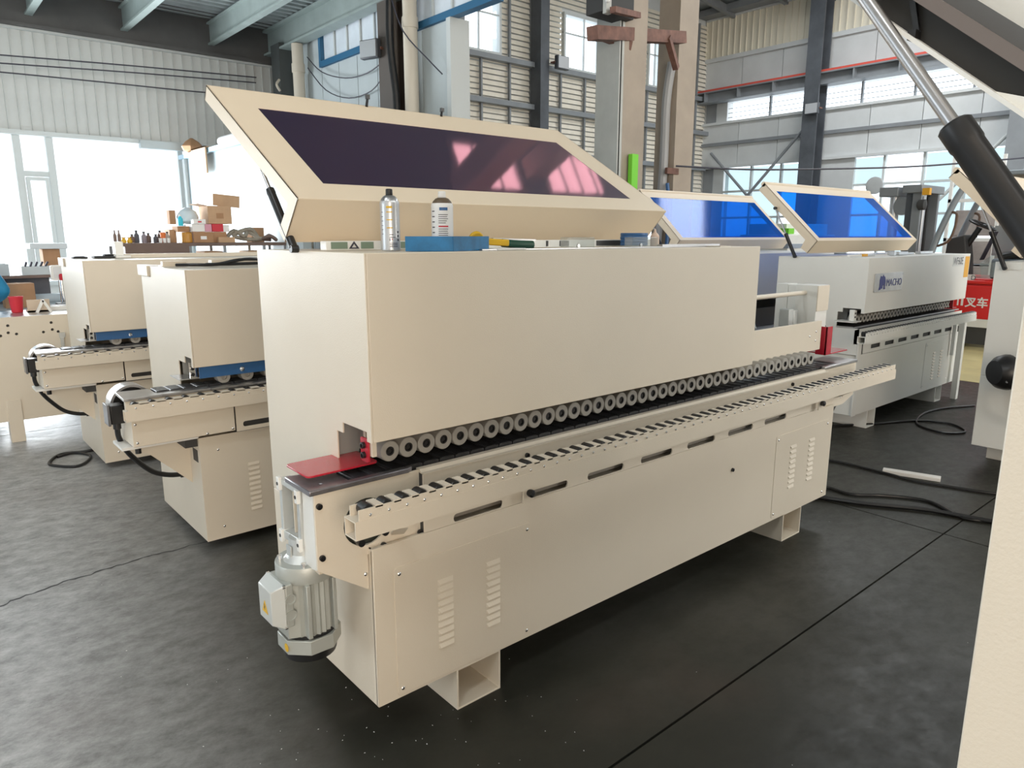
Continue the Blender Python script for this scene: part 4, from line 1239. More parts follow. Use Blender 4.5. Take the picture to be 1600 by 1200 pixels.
part(dm, 'motor_cable', MB().tube([(-.25, .46, .65), (-.27, .46, .56), (-.26, .45, .47), (-.20, .44, .41), (-.1, .42, .38)], .013, 8), BLACK)
part(dm, 'motor_mount', MB().box(-.20, 0, .40, .50, .60, .68), GREYW)
m8 = right_machine((.62, -.445, 0), 'cream edge banding machine cut off by the right frame edge, its hood raised overhead', SMOKE, full=False, paint=CREAM, dz=.128, depth=.600, lid=False,
                   strut=((-.008, .567, 1.556), (-.008, .780, 1.850)), frac=.425)
# its hood: big end panel with a dark channel and a steel edge strip along the lower rim
def rim(y, d):   # a point on the rim line (39 degrees) at depth y, lifted d square to it
    c, s_ = math.cos(math.radians(39)), math.sin(math.radians(39))
    p = Vector((y, 1.681 + (y - .615) * .803))
    return (p.x - s_ * d, p.y + c * d)
hd = part(m8, 'hood', MB().plate([rim(.47, .042), rim(1.05, .042), (1.0, 2.32), (.55, 2.30), (.20, 1.95), (.33, 1.62)], [], YZ, .05, 2.0), GREYW)
part(hd, 'hood_rim', MB().plate([rim(.46, 0), rim(1.06, 0), rim(1.06, .003), rim(.46, .003)], [], YZ, -.004, 2.0), GREYW)
part(hd, 'rim_channel', MB().plate([rim(.64, .003), rim(1.06, .003), rim(1.06, .022), rim(.60, .022)], [], YZ, .012, .02), mat('brown_black_channel', (.035, .033, .030), .6))
part(hd, 'rim_end', MB().plate([rim(.46, .003), rim(.639, .003), rim(.599, .022), rim(.46, .022)], [], YZ, .004, .02), GREYW)
part(hd, 'rim_strip', MB().plate([rim(.54, .022), rim(1.06, .022), rim(1.06, .031), rim(.54, .031)], [], YZ, -.002, .02), mat('brown_steel_strip', (.17, .14, .125), .45))
part(hd, 'rim_glazing', MB().plate([rim(.50, .031), rim(1.06, .031), rim(1.06, .042), rim(.50, .042)], [], YZ, .016, .03), mat('grey_glazing', (.12, .12, .12), .12))
q = rim(.70, .012)
part(hd, 'hood_clip', MB().obox((.006, *rim(.70, .0035)), (.010, .006, .007)).bar((.008, *rim(.70, .006)), (.008, *rim(.715, .021)), .004, .004), BLACK)
part(hd, 'hood_clip', MB().obox((.006, *rim(.765, .0035)), (.010, .006, .007)).bar((.008, *rim(.765, .006)), (.008, *rim(.78, .021)), .004, .004), BLACK)

# ================================================================== THINGS ON AND AROUND THE MACHINES
def on(parent, z=0):
    return parent


ZT = 1.5545


def spray_can(loc, lab, body, cap, capm, marks, tall=.145, r=.030):
    t = thing('spray_can', lab, 'spray can', loc)
    part(t, 'can_body', MB().lathe([(r * .9, 0), (r, .003), (r, .006), (r * .985, .009), (r * .985, tall - .012), (r, tall - .009), (r * .93, tall), (r * .9, tall)], n=32), body)
    part(t, 'can_shoulder', MB().lathe([(r * .9, tall), (r * .82, tall + .006), (r * .6, tall + .014), (r * .4, tall + .017)], n=28), STEEL if cap != 'brown' else mat('brown_overspray', (.12, .085, .05), .5))
    part(t, 'nozzle', MB().lathe([(r * .33, tall + .017), (r * .36, tall + .019), (r * .34, tall + .034), (r * .28, tall + .036)], n=16), capm)
    R = r * .99
    # printed lines facing the camera
    base = math.atan2(-(loc[1]), -(loc[0]))
    for nm, m_, rows in marks:
        mb = MB()
        for z, h, a0, a1 in rows:
            n = 4
            for k in range(n):
                b0, b1 = base + a0 + (a1 - a0) * k / n, base + a0 + (a1 - a0) * (k + 1) / n
                q = []
                for rad in (R, R + .0004):
                    for b, zz in ((b0, z), (b1, z), (b1, z + h), (b0, z + h)):
                        q.append((rad * math.cos(b), rad * math.sin(b), zz))
                mb.add(q, [(0, 3, 2, 1), (4, 5, 6, 7), (0, 1, 5, 4), (2, 3, 7, 6), (1, 2, 6, 5), (3, 0, 4, 7)])
        part(t, nm, mb, m_)


random.seed(5)
spray_can((1.187, 1.968, ZT), 'silver spray can with yellow print lines standing alone on the foreground machine', SILVER, 'steel', BLACK,
          [('yellow_print', YELLOW, [(.128, .006, -.35, .25), (.115, .003, -.35, .25), (.092, .003, -.35, .25), (.068, .003, -.35, .25)]),
           ('small_print', INK, [(.012 + .005 * k, .0022, -.1, .75) for k in range(3)] + [(.048, .002, -.1, .3), (.04, .002, -.1, .5), (.03, .008, -.1, -.02)] + [(.03 + k * .012, .006, .75, .95) for k in range(3)] + [(.05 + k * .013, .0015, -1.0, -.75) for k in range(6)]),
           ('red_print', REDPR, [(.033, .004, .12, .2)])], tall=.150, r=.0305)
spray_can((1.325, 1.885, ZT + .004), 'white spray can with brown shoulder and red stripe standing in the blue tray', WHITEPR, 'brown', WHITEPR,
          [('blue_print', BLUEP, [(.118, .009, -.25, .5)]), ('red_print', REDPR, [(.068, .004, -.35, .55)]),
           ('small_print', INK, [(.03 + .0062 * k, .0018, -.35, random.uniform(.3, .55)) for k in range(13) if not 5 < k < 8] + [(.05 + k * .016, .003, -1.1, -.75) for k in range(5)])], tall=.140, r=.0345)
tray_rz = math.radians(-38)
tr = thing('blue_tray', 'small open blue metal tray at the top edge of the foreground machine', 'tray', (1.24, 1.74, ZT))
tr.rotation_euler = (0, 0, 0)
# four walls and a floor; one corner faces the camera
A, B, Cc, Dd = Vector((-.062, .128)), Vector((.045, .035)), Vector((.245, .115)), Vector((.145, .238))
part(tr, 'tray_floor', MB().plate([A, B, Cc, Dd], [], XY, .0, .003), BLUEBOX)
for p, q in ((A, B), (B, Cc), (Cc, Dd), (Dd, A)):
    part(tr, 'tray_wall', MB().bar((p.x, p.y, .022), (q.x, q.y, .022), .003, .044), BLUEBOX)
t = thing('folding_saw', 'yellow and green folding tool lying beside the blue tray', 'tool', (1.50, 1.90, ZT))
part(t, 'yellow_handle', MB().bar((-.01, .02, .028), (.10, -.005, .022), .03, .022).lathe([(.001, -.008), (.026, -.008), (.026, .008), (.001, .008)], (-.015, .02, .035), (.2, .9, .3), 16), YELLOW, .004)
part(t, 'green_grip', MB().tube([(.08, 0, .022), (.14, -.012, .017), (.20, -.02, .015)], .014, 10), GREEN)
part(t, 'steel_blade', MB().bar((.05, .015, .036), (.225, -.005, .031), .012, .005), STEEL)
part(t, 'pivot', MB().cyl((-.015, .005, .035), (-.015, .035, .04), .006, 8), BLACK)
solo('white_strip', MB().plate(rr(0, .12, 0, .07, .02), [], XY, 0, .006), WHITEPR, 'flat white strip under the folding tool', 'strip', (1.49, 1.80, ZT), bevel=.002)
solo('blue_wire_coil', MB().lathe([(.035, 0), (.055, 0), (.058, .004), (.058, .009), (.056, .0125), (.058, .016), (.058, .022), (.056, .0255), (.058, .029), (.058, .036), (.056, .04), (.058, .044), (.057, .052), (.035, .052), (.035, 0)], n=32, caps=False),
     BLUEP, 'roll of blue wire on top of the foreground machine', 'coil', (2.395, 2.01, ZT + .005))
solo('glue_bottle', MB().lathe([(.018, 0), (.019, .004), (.019, .045), (.012, .055), (.006, .06), (.003, .075)], n=18), mat('peach_plastic', (.75, .55, .42), .4), 'small peach pointed bottle beside the blue wire roll', 'bottle', (2.52, 2.0, ZT))
solo('cable_coil', MB().tube([(-.03, .05, .01), (.03, -.03, .012), (.14, -.06, .012), (.30, -.03, .035), (.40, .02, .03), (.30, .06, .03), (.18, .02, .012), (.10, -.02, .012), (.22, -.05, .012), (.40, -.02, .012), (.60, .03, .012)], .008, 8),
     BLACK, 'loose black cable lying on top of the second machine', 'cable', (1.16, 3.97, 1.441))
solo('beige_bar', MB().box(0, .12, 0, .04, 0, .028).box(.12, .5, .01, .03, .0, .014), CREAM2, 'beige bar behind the black cable on the second machine', 'bar', (1.075, 4.06, 1.441), bevel=.003)
solo('rubber_pad', MB().box(0, .09, 0, .08, 0, .012).box(.015, .075, .015, .065, .012, .016), RUBBER, 'small dark pad on the left end of the far machine', 'pad', (.985, 5.93, 1.441), bevel=.004)
solo('rubber_mat', MB().box(0, .13, 0, .12, 0, .016).box(.07, .13, .02, .1, .016, .028), RUBBER, 'dark folded mat beside the white stand on the far machine', 'mat', (1.115, 5.91, 1.441), bevel=.004)
t = thing('white_stand', 'white stand carrying two small dark bottles on the far machine', 'stand', (1.25, 5.90, 1.441))
part(t, 'stand_foot', MB().box(0, .10, 0, .1, 0, .018), WHITEP, .004)
part(t, 'stand_block', MB().box(.005, .06, .02, .08, .018, .118), WHITEP, .003)
for k in range(2):
    solo('small_bottle', MB().lathe([(.010, 0), (.011, .003), (.011, .045), (.005, .058), (.005, .08)], n=14), SHELFW, ('left' if k == 0 else 'right') + ' dark bottle on the white stand', 'bottle', (1.268 + .028 * k, 5.95, 1.5595))

# ---- floor cables and scraps
for lab, r, pts in (('thin black cable crossing the floor behind the white bar', .009, [(4.3, 2.55), (4.75, 2.42), (4.97, 2.30), (4.98, 1.88), (4.96, 1.73), (5.02, 1.5), (5.10, 1.27), (5.3, .9)]),
                    ('wavy black cable on the floor nearest the foreground machine end', .010, [(3.9, 2.25), (4.2, 2.12), (4.39, 2.02), (4.39, 1.86), (4.52, 1.72), (4.63, 1.5), (4.50, 1.28), (4.56, 1.13), (4.7, .8)]),
                    ('thick black cable running from under the foreground machine', .014, [(3.5, 2.4), (3.9, 2.15), (4.14, 2.0), (4.28, 1.73), (4.46, 1.44), (4.55, 1.13), (4.72, .7)]),
                    ('black cable loop beside the right machine', .009, [(5.6, 2.95), (5.95, 2.73), (6.29, 2.51), (6.66, 2.33), (6.78, 2.12), (6.65, 1.95), (6.51, 1.93), (6.41, 2.05), (6.55, 2.28), (6.95, 2.39), (7.32, 2.36), (7.7, 2.2)]),
                    ('small black cable loop on the floor by the far machine', .010, [(1.15, 6.0), (1.0, 6.02), (.907, 6.03), (.77, 6.06), (.672, 5.885), (.69, 5.78), (.80, 5.66), (.89, 5.75), (.93, 5.9), (.85, 6.04), (.74, 6.0)])):
    solo('floor_cable', MB().tube([(x, y, r + .001) for x, y in pts], r, 8, 6), BLACK, lab, 'cable')
solo('white_bar', MB().bar((5.02, 1.93, .014), (5.12, 1.60, .014), .06, .026), mat('white_bar_paint', (.82, .80, .76), .5), 'white wooden bar lying on the floor', 'bar', bevel=.002)
random.seed(21)
chips = MB()
for k in range(230):
    if random.random() < .75:
        x, y = random.gauss(.95, .35), random.gauss(1.35, .45)
    else:
        x, y = random.uniform(-.3, 4), random.uniform(.4, 4.5)
    s = random.uniform(.0012, .0035)
    a = random.uniform(0, PI)
    c_, s_ = math.cos(a) * s, math.sin(a) * s
    z = random.uniform(.001, .003)
    chips.add([(x - c_, y - s_, .0006), (x + s_ * .6, y - c_ * .6, .0006), (x + c_, y + s_, .0006), (x - s_ * .6, y + c_ * .6, .0006), (x, y, z)], [(0, 1, 4), (1, 2, 4), (2, 3, 4), (3, 0, 4), (0, 3, 2, 1)])
o = solo('floor_chips', chips, WHITEPR, 'tiny white chips scattered over the floor', 'chips')
o['kind'] = 'stuff'

# ---- parts shelf along the partition
t = thing('parts_shelf', 'long brown shelf rack full of parts before the pale partition', 'shelf', (1.80, 8.3, 0))
part(t, 'shelf_board', MB().box(0, 1.78, 0, .5, 1.49, 1.525), SHELFW)
part(t, 'shelf_board', MB().box(.6, 1.78, 0, .5, 1.10, 1.13), SHELFW)
part(t, 'end_board', MB().box(.05, .68, -.01, .01, .9, 1.49), SHELFW)
for x in (0.0, .68, 1.05, 1.5, 1.75):
    part(t, 'shelf_post', MB().box(x, x + .03, 0, .03, 0, 1.49), GSTEEL)
    part(t, 'shelf_post', MB().box(x, x + .03, .46, .49, 0, 1.49), GSTEEL)


def carton(lab, loc, s, m=CARD, rz=0.0, open_=False, name='cardboard_box', mark=None):
    t = thing(name, lab, 'box', loc, None, rz)
    w, d, h = s
    part(t, 'carton_body', MB().box(0, w, 0, d, 0, h), m, .003)
    part(t, 'tape', MB().box(w * .45, w * .55, -.001, d + .001, h - .001, h + .001), CARD2 if m is CARD else CARD)
    if mark:
        part(t, 'print_mark', MB().box(w * .35, w * .65, -.002, -.0005, h * .3, h * .6), mark)
    if open_:
        part(t, 'flap', MB().bar((w, d / 2, h), (w + .01, d / 2, h + .13), d, .004, (0, 1, 0)), m)
        part(t, 'flap', MB().bar((0, d / 2, h), (-.10, d / 2, h + .02), d, .004), CARD2)
    return t


def bottle(lab, loc, r, h, m, capm=None):
    t = thing('bottle', lab, 'bottle', loc)
    part(t, 'bottle_body', MB().lathe([(r * .9, 0), (r, .01), (r, h * .62), (r * .45, h * .78), (r * .4, h * .86)], n=16), m)
    part(t, 'bottle_cap', MB().lathe([(r * .5, h * .86), (r * .5, h), (r * .2, h)], n=12), capm or BLACK)


S = 1.526
carton('large cardboard box with an open flap, highest on the parts shelf', (2.735, 8.38, S + .205), (.26, .3, .195), CARD2, open_=True, mark=CARD)
carton('red box under the large cardboard box', (2.765, 8.36, S + .12), (.12, .22, .083), REDPR)
carton('pink box left of the red box on the shelf', (2.688, 8.37, S + .12), (.074, .2, .08), mat('pink_card', (.70, .35, .45), .6))
carton('wide white box under the plastic bag', (2.55, 8.36, S + .12), (.134, .22, .08), WHITEPR)
carton('small white box right of the red box', (2.888, 8.38, S + .12), (.07, .2, .075), WHITEPR)
carton('brown cardboard box with a white label in the middle of the shelf', (2.548, 8.33, S), (.212, .25, .118), CARD, mark=WHITEPR)
carton('cardboard box under the red box', (2.766, 8.36, S), (.15, .25, .118), CARD)
carton('flat pale box at the front of the shelf', (2.805, 8.30, S), (.18, .05, .06), CARD2)
carton('brown cardboard box left of the white box', (2.415, 8.42, S + .115), (.125, .2, .062), CARD)
carton('beige box at the back left of the brown boxes', (2.365, 8.55, S), (.07, .2, .14), CARD2)
carton('grey-brown box behind the plastic bag', (2.40, 8.62, S + .20), (.065, .1, .15), CARD)
solo('amber_tub', MB().lathe([(.05, 0), (.056, .008), (.056, .09), (.05, .105), (.052, .112)], n=20), mat('amber_plastic', (.52, .24, .03), .3), 'amber plastic tub on the shelf', 'tub', (2.484, 8.36, S))
solo('plastic_bag', MB().lathe([(.07, 0), (.11, .03), (.115, .08), (.09, .14), (.04, .17), (.02, .18)], n=11, ph=.3), mat('clear_bag', (.62, .72, .78), .2), 'crumpled clear plastic bag on top of the boxes', 'bag', (2.585, 8.60, S + .202))
bottle('cyan spray bottle left of the plastic bag', (2.445, 8.40, S + .18), .028, .12, mat('cyan_plastic', (.05, .62, .80), .3), WHITEPR)
carton('flat white and red packet in front of the plastic bag', (2.565, 8.34, S + .202), (.128, .1, .05), WHITEPR, mark=REDPR)
labs = ['leftmost dark jar on the parts shelf', 'dark jar second from the left on the shelf', 'mauve bottle in the left row of the shelf', 'short brown bottle beside the mauve bottle', 'dark can in the middle of the left row', 'brown bottle behind the white cups', 'pale tin before the beige box']
cols = [SHELFW, DARKP, mat('mauve_plastic', (.28, .25, .29), .4), SHELFW, DARKP, SHELFW, mat('pale_tin', (.45, .42, .38), .4)]
for k in range(7):
    bottle(labs[k], (1.955 + k * .058, 8.42 + .06 * (k % 2), S), .026, .09 + .04 * ((k * 3) % 4) / 3, cols[k])
for k in range(2):
    solo('yellow_fitting', MB().lathe([(.02, 0), (.026, .006), (.026, .03), (.016, .036), (.016, .05), (.024, .058)], n=14), YELLOW, ('left' if not k else 'right') + ' yellow fitting at the left end of the shelf', 'fitting', (1.86 + .055 * k, 8.36, S))
for k in range(3):
    solo('white_cup', MB().lathe([(.013, 0), (.016, .004), (.018, .05), (.015, .05), (.013, .008)], n=14), WHITEPR, ('left', 'middle', 'right')[k] + ' white cup on the parts shelf', 'cup', (2.205 + k * .04, 8.32, S))
solo('orange_tub', MB().lathe([(.024, 0), (.026, .085), (.030, .085), (.030, .105), (.02, .11)], n=16), mat('orange_plastic', (.75, .18, .03), .4), 'orange tub behind the white cups', 'tub', (2.245, 8.365, S))
solo('hose_bundle', MB().tube([(-.1, 0, .04), (.02, .05, .13), (.10, -.04, .07), (.18, .04, .12), (.26, -.04, .04), (.12, 0, .04), (.0, .03, .08), (.2, .02, .15), (.28, 0, .05), (.3, -.04, .04), (.22, -.02, .03)], .024, 8), TARP, 'tangled grey-brown hose bundle on the right of the shelf', 'hose', (3.03, 8.45, S))
solo('fitting_tangle', MB().tube([(0, 0, .03), (.05, .05, .08), (.10, -.03, .03), (.03, -.04, .07), (-.03, .02, .04), (.06, .03, .03)], .022, 8), SHELFW, 'dark tangle of fittings at the right end of the shelf', 'hose', (3.36, 8.33, S))
carton('slanted cardboard piece at the right end of the shelf', (3.30, 8.62, S), (.18, .1, .17), CARD, .3)
for k, (x, m_, w_) in enumerate(((2.50, CARD2, .14), (2.66, CARD, .2), (2.90, DARKP, .2), (3.15, CARD2, .30))):
    carton(('pale box', 'brown box', 'dark box', 'wide pale box')[k] + ' on the lower board of the parts shelf', (x, 8.36, 1.131), (w_, .3, .30 if k % 2 else .24), m_)
# cardboard on the partition capping
solo('cardboard_sheet', MB().box(-.03, -.01, 0, .6, -.34, .02).box(-.03, .14, 0, .6, .005, .02), CARD2, 'folded cardboard sheet hanging over the partition top', 'cardboard', (3.54, 10.65, 2.80))
solo('rolled_sheet', MB().cyl((3.70, 8.2, 2.872), (3.70, 10.5, 2.872), .07, 14), mat('white_roll', (.66, .66, .66), .5), 'white roll lying along the partition top', 'roll')
solo('crumpled_card', MB().lathe([(.02, -.1), (.13, -.06), (.16, 0), (.10, .07), (.02, .12)], n=7), CARD, 'crumpled brown card at the far end of the partition top', 'cardboard', (3.64, 11.6, 2.90))

# ---- workbench at the far left with tools
t = thing('workbench', 'grey workbench with a charcoal back panel at the far left', 'workbench', (-.5, 7.75, 0))
part(t, 'bench_top', MB().box(0, 1.75, 0, .75, .90, .95), mat('bench_grey', (.55, .57, .58), .45))
part(t, 'back_panel', MB().box(0, 1.68, .75, .78, .6, 1.20), DARKP)
part(t, 'bench_shelf', MB().box(0, 1.70, .60, .85, 1.20, 1.225), SHELFW)
for x in (.02, 1.65):
    for y in (.02, .68):
        part(t, 'bench_leg', MB().box(x, x + .06, y, y + .06, 0, .90), GSTEEL)
carton('brown carton with white tape on the far left bench', (.74, 7.95, .951), (.24, .2, .22), CARD)
carton('tall cardboard box above the bench end', (1.17, 8.62, 1.26), (.15, .2, .21), CARD)
solo('foam_slab', MB().box(0, .32, 0, .25, 0, .055), mat('pale_blue_lid', (.60, .66, .70), .5), 'pale foam slab lying on the tall cardboard box', 'slab', (1.06, 8.55, 1.472), bevel=.004)
solo('red_cup', MB().lathe([(.035, 0), (.04, .004), (.052, .13), (.048, .13), (.036, .01)], n=20), REDPR, 'red cup at the far left', 'cup', (.735, 7.10, .985))
for lab, loc, s, m_ in (('pale grey metal bin on the bench shelf at the frame edge', (.30, 8.40, 1.226), (.55, .2, .11), PALEW), ('pale blue tray of drill bits on the bench shelf', (.95, 8.40, 1.226), (.26, .2, .08), PALEW)):
    tt = thing('parts_bin', lab, 'bin', loc)
    part(tt, 'bin_body', MB().plate([(0, 0), (s[0], 0), (s[0], s[1]), (0, s[1])], [[(.01, .01), (s[0] - .01, .01), (s[0] - .01, s[1] - .01), (.01, s[1] - .01)]], XY, 0, s[2]), m_)
    part(tt, 'bin_floor', MB().box(.01, s[0] - .01, .01, s[1] - .01, 0, .01), m_)
    if 'drill' in lab:
        for q in range(5):
            part(tt, 'drill_bit', MB().cyl((.03 + q * .04, .1, .04), (.06 + q * .045, .13, .12), .01, 8), INK)
t = thing('dial_press', 'small bench press with a glass dial on the far left bench', 'press', (1.22, 7.95, .951))
part(t, 'press_base', MB().box(-.08, .08, -.06, .08, 0, .03), GSTEEL)
part(t, 'press_column', MB().cyl((-.02, 0, .03), (-.02, 0, .24), .025, 14).cyl((.04, 0, .03), (.04, 0, .22), .012, 10), CHROME)
part(t, 'press_dial', MB().plate(rr(-.10, .06, .24, .38, .02), [rr(-.08, .04, .26, .36, .01)], XZ, -.02, .02), WHITEP)
part(t, 'dial_face', MB().box(-.08, .04, -.015, -.01, .26, .36), SILVER)
part(t, 'press_knob', MB().lathe([(.015, 0), (.02, .01), (.02, .05), (.01, .06)], (-.02, -.03, .24), (0, 0, 1), 12), REDPR)
solo('tool_wrap', MB().lathe([(.045, 0), (.05, .01), (.05, .22), (.045, .23)], (0, 0, .05), (1, 0, 0), 12).box(0, .24, -.1, .1, 0, .012), mat('pale_blue_wrap', (.45, .52, .57), .5), 'rolled pale blue wrap on the far left bench', 'wrap', (1.0, 8.25, .951))
solo('angle_bracket', MB().box(0, .16, 0, .015, 0, .10).box(0, .16, 0, .1, 0, .012), WOOD, 'peach bracket plate beside the red cup', 'bracket', (.80, 7.05, .985))
solo('steel_offcut', MB().box(0, .30, 0, .05, 0, .03), WHITEP, 'white strip lying across the low machine frame', 'strip', (.92, 7.12, .985))
solo('steel_offcut', MB().box(0, .36, 0, .04, 0, .03), STEEL, 'steel strip behind the white strip on the low machine frame', 'strip', (.90, 7.25, .985))
solo('wooden_trestle', MB().bar((0, 0, 0), (.05, 0, .10), .02, .02).bar((.10, 0, 0), (.05, 0, .10), .02, .02), WHITEP, 'small white trestle on the low machine frame', 'trestle', (.85, 6.95, .986))

# ---- forklift beyond the right machines
t = thing('forklift', 'red forklift with mast and brown seat parked before the right wall', 'forklift', (11.9, 3.2, 0))
part(t, 'chassis', MB().box(0, 1.1, -1.6, 1.15, .42, 1.0), FORKRED, .03)
part(t, 'side_step', MB().box(-.06, 0.0, -.2, 1.0, .92, .97).box(-.06, 0, -.2, 1.0, .42, .90), FORKRED, .015)
part(t, 'counterweight', MB().plate([(-1.6, .42), (-.35, .42), (-.35, 1.35), (-1.3, 1.35), (-1.65, 1.05)], [], YZ, -.03, 1.13), FORKRED, .03)
part(t, 'engine_hood', MB().box(.05, 1.05, -.8, .25, 1.0, 1.28), mat('dark_blue_grey_plastic', (.14, .18, .22), .4), .03)
part(t, 'floor_plate', MB().box(.05, 1.05, .2, 1.0, .9, .95), DARKIN)
part(t, 'lower_skirt', MB().box(-.05, 1.1, -.3, 1.0, .30, .42), WHITEP)
for x in (.02, .9):
    for y, r in ((.95, .33), (-1.0, .27)):
        w = part(t, 'wheel', MB().lathe([(r * .5, 0), (r * .9, 0), (r, .04), (r, .18), (r * .9, .22), (r * .5, .22)], (x - .05, y, r), (1, 0, 0), 28), RUBBER)
        part(w, 'wheel_rim', MB().lathe([(.02, .03), (r * .5, .01), (r * .5, .2), (.02, .2)], (x - .05, y, r), (1, 0, 0), 20), WHITEP)
part(t, 'lower_guard', MB().box(-.02, .0, -.35, .55, .05, .30), DARKIN)
for x in (.12, .78):
    part(t, 'mast_rail', MB().box(x, x + .07, 1.30, 1.42, .1, 2.35), GSTEEL)
    part(t, 'mast_rail', MB().box(x + .07, x + .12, 1.42, 1.54, .1, 2.30), DSTEEL)
part(t, 'mast_crosshead', MB().box(.05, .97, 1.28, 1.56, 2.24, 2.36), GSTEEL, .01)
part(t, 'mast_crosshead', MB().box(.05, .97, 1.62, 1.90, 2.20, 2.34), GSTEEL, .01)
part(t, 'lift_cylinder', MB().cyl((.45, 1.4, .3), (.45, 1.4, 2.25), .05, 14).cyl((.3, 1.75, .3), (.3, 1.75, 2.2), .07, 14), SILVER)
part(t, 'lift_chain', MB().box(.36, .38, 1.36, 1.42, .3, 2.2).box(.58, .60, 1.36, 1.42, .3, 2.2), DARKIN)
part(t, 'hose_guide', MB().lathe([(.03, 0), (.13, 0), (.13, .04), (.03, .04)], (.2, 1.6, 2.05), (1, 0, 0), 20), GSTEEL)
part(t, 'head_lamp', MB().lathe([(.03, 0), (.08, .02), (.08, .10), (.04, .13)], (.08, 1.20, 2.06), (0, 1, 0), 18), DARKIN)
part(t, 'turn_signal', MB().box(.0, .08, 1.15, 1.25, 2.2, 2.30), ORANGE)
GUARD = mat('guard_grey_steel', (.30, .34, .38), .4)
for x in (.05, 1.0):
    part(t, 'guard_post', MB().tube([(x, 1.12, 1.0), (x, .98, 1.6), (x, .76, 2.20), (x, .60, 2.40), (x, .42, 2.45)], .045, 12), GUARD)
    part(t, 'guard_post', MB().tube([(x, -.55, 1.2), (x, -.62, 1.9), (x, -.60, 2.4)], .04, 12), GUARD)
    part(t, 'grab_handle', MB().tube([(x, .85, 1.95), (x - .04, .74, 1.88), (x - .04, .80, 1.55), (x, .97, 1.45)], .018, 8), mat('brown_handle', (.16, .10, .07), .5))
part(t, 'guard_roof', MB().box(.0, 1.05, -.7, .50, 2.42, 2.49), GUARD, .02)
part(t, 'roof_pad', MB().box(.1, .95, -.1, .52, 2.36, 2.42), TARP)
part(t, 'hanging_sheet', MB().box(.15, .7, .40, .43, 2.12, 2.40), mat('brown_card_sheet', (.40, .30, .20), .7))
part(t, 'dash_column', MB().plate([(.62, .95), (.98, .95), (.95, 1.55), (.72, 1.62), (.66, 1.30)], [], YZ, .35, .65), DARKIN, .02)
part(t, 'steering_column', MB().cyl((.5, .82, 1.25), (.5, .58, 1.72), .04, 12), BLACK)
sw = MB()
ctr, axs = Vector((.5, .55, 1.76)), Vector((0, -.42, .9)).normalized()
sw.tube([p for p in MB().ring(ctr, axs, .19, 20)] + [MB().ring(ctr, axs, .19, 20)[0]], .016, 8, 0)
for k in (2, 9, 15):
    sw.cyl(ctr, MB().ring(ctr, axs, .19, 20)[k], .012, 8)
part(t, 'steering_wheel', sw, BLACK)
for k in range(4):
    part(t, 'control_lever', MB().cyl((.42 + .05 * k, .50, 1.25), (.42 + .05 * k, .36, 1.66), .009, 8), INK)
lv = part(t, 'gear_lever', MB().cyl((.12, .02, 1.28), (.12, -.02, 1.50), .012, 8), CHROME)
part(lv, 'lever_knob', MB().lathe([(.02, 0), (.04, .02), (.045, .06), (.05, .08), (.02, .085)], (.12, -.03, 1.48), (0, 0, 1), 14), BLACK)
part(t, 'arm_console', MB().tube([(.1, .15, 1.30), (.1, 0, 1.34), (.1, -.2, 1.36), (.1, -.45, 1.40)], .06, 10), BLACK)
part(t, 'seat', MB().box(.30, .85, -.50, .08, 1.28, 1.42), SEATM, .04)
bk = part(t, 'seat_back', MB().plate([(-.42, 1.35), (-.62, 1.40), (-.86, 2.02), (-.74, 2.10), (-.62, 2.06), (-.44, 1.60)], [], YZ, .30, .85), SEATM, .05)
part(bk, 'seat_cushion', MB().plate([(-.40, 1.45), (-.44, 1.45), (-.62, 1.95), (-.58, 1.97)], [], YZ, .38, .77), mat('grey_seat_insert', (.25, .22, .18), .6), .02)
part(bk, 'seat_hoop', MB().tube([(.28, -.30, 1.45), (.26, -.12, 1.62), (.26, -.18, 1.85), (.28, -.40, 2.02), (.3, -.6, 2.05)], .05, 10), SEATM)
part(t, 'plastic_cover', MB().add([(-.08, .35, 1.22), (-.07, -.55, 1.26), (-.05, -.9, 1.02), (-.1, -.35, 1.0), (-.11, .0, 1.04), (-.1, .3, 1.02), (.4, .35, 1.32), (.4, -.6, 1.36)],
                                    [(0, 5, 4), (0, 4, 1), (1, 4, 3), (1, 3, 2), (0, 1, 7, 6)]), PLASTICF)
part(t, 'white_cover', MB().box(.9, 1.0, -.2, .5, 1.3, 1.75), PALEW)
# lettering on the side
text_mesh('叉车', .155, WHITEPR, 'side_lettering', t, (-.063, .475, .60), (PI / 2, 0, -PI / 2), .002, .95, .004)
part(t, 'side_lettering', MB().box(-.063, -.060, .50, .53, .60, .72).box(-.063, -.06, .56, .58, .60, .73), WHITEPR)
part(t, 'white_badge', MB().plate(rr(.40, .62, 1.0 - .03, 1.0 + .05, .03), [], YZ, -.004, -.001), WHITEPR)
text_mesh('D', .09, INK, 'badge_letter', t, (-.005, .46, .975), (PI / 2, 0, -PI / 2), .001)

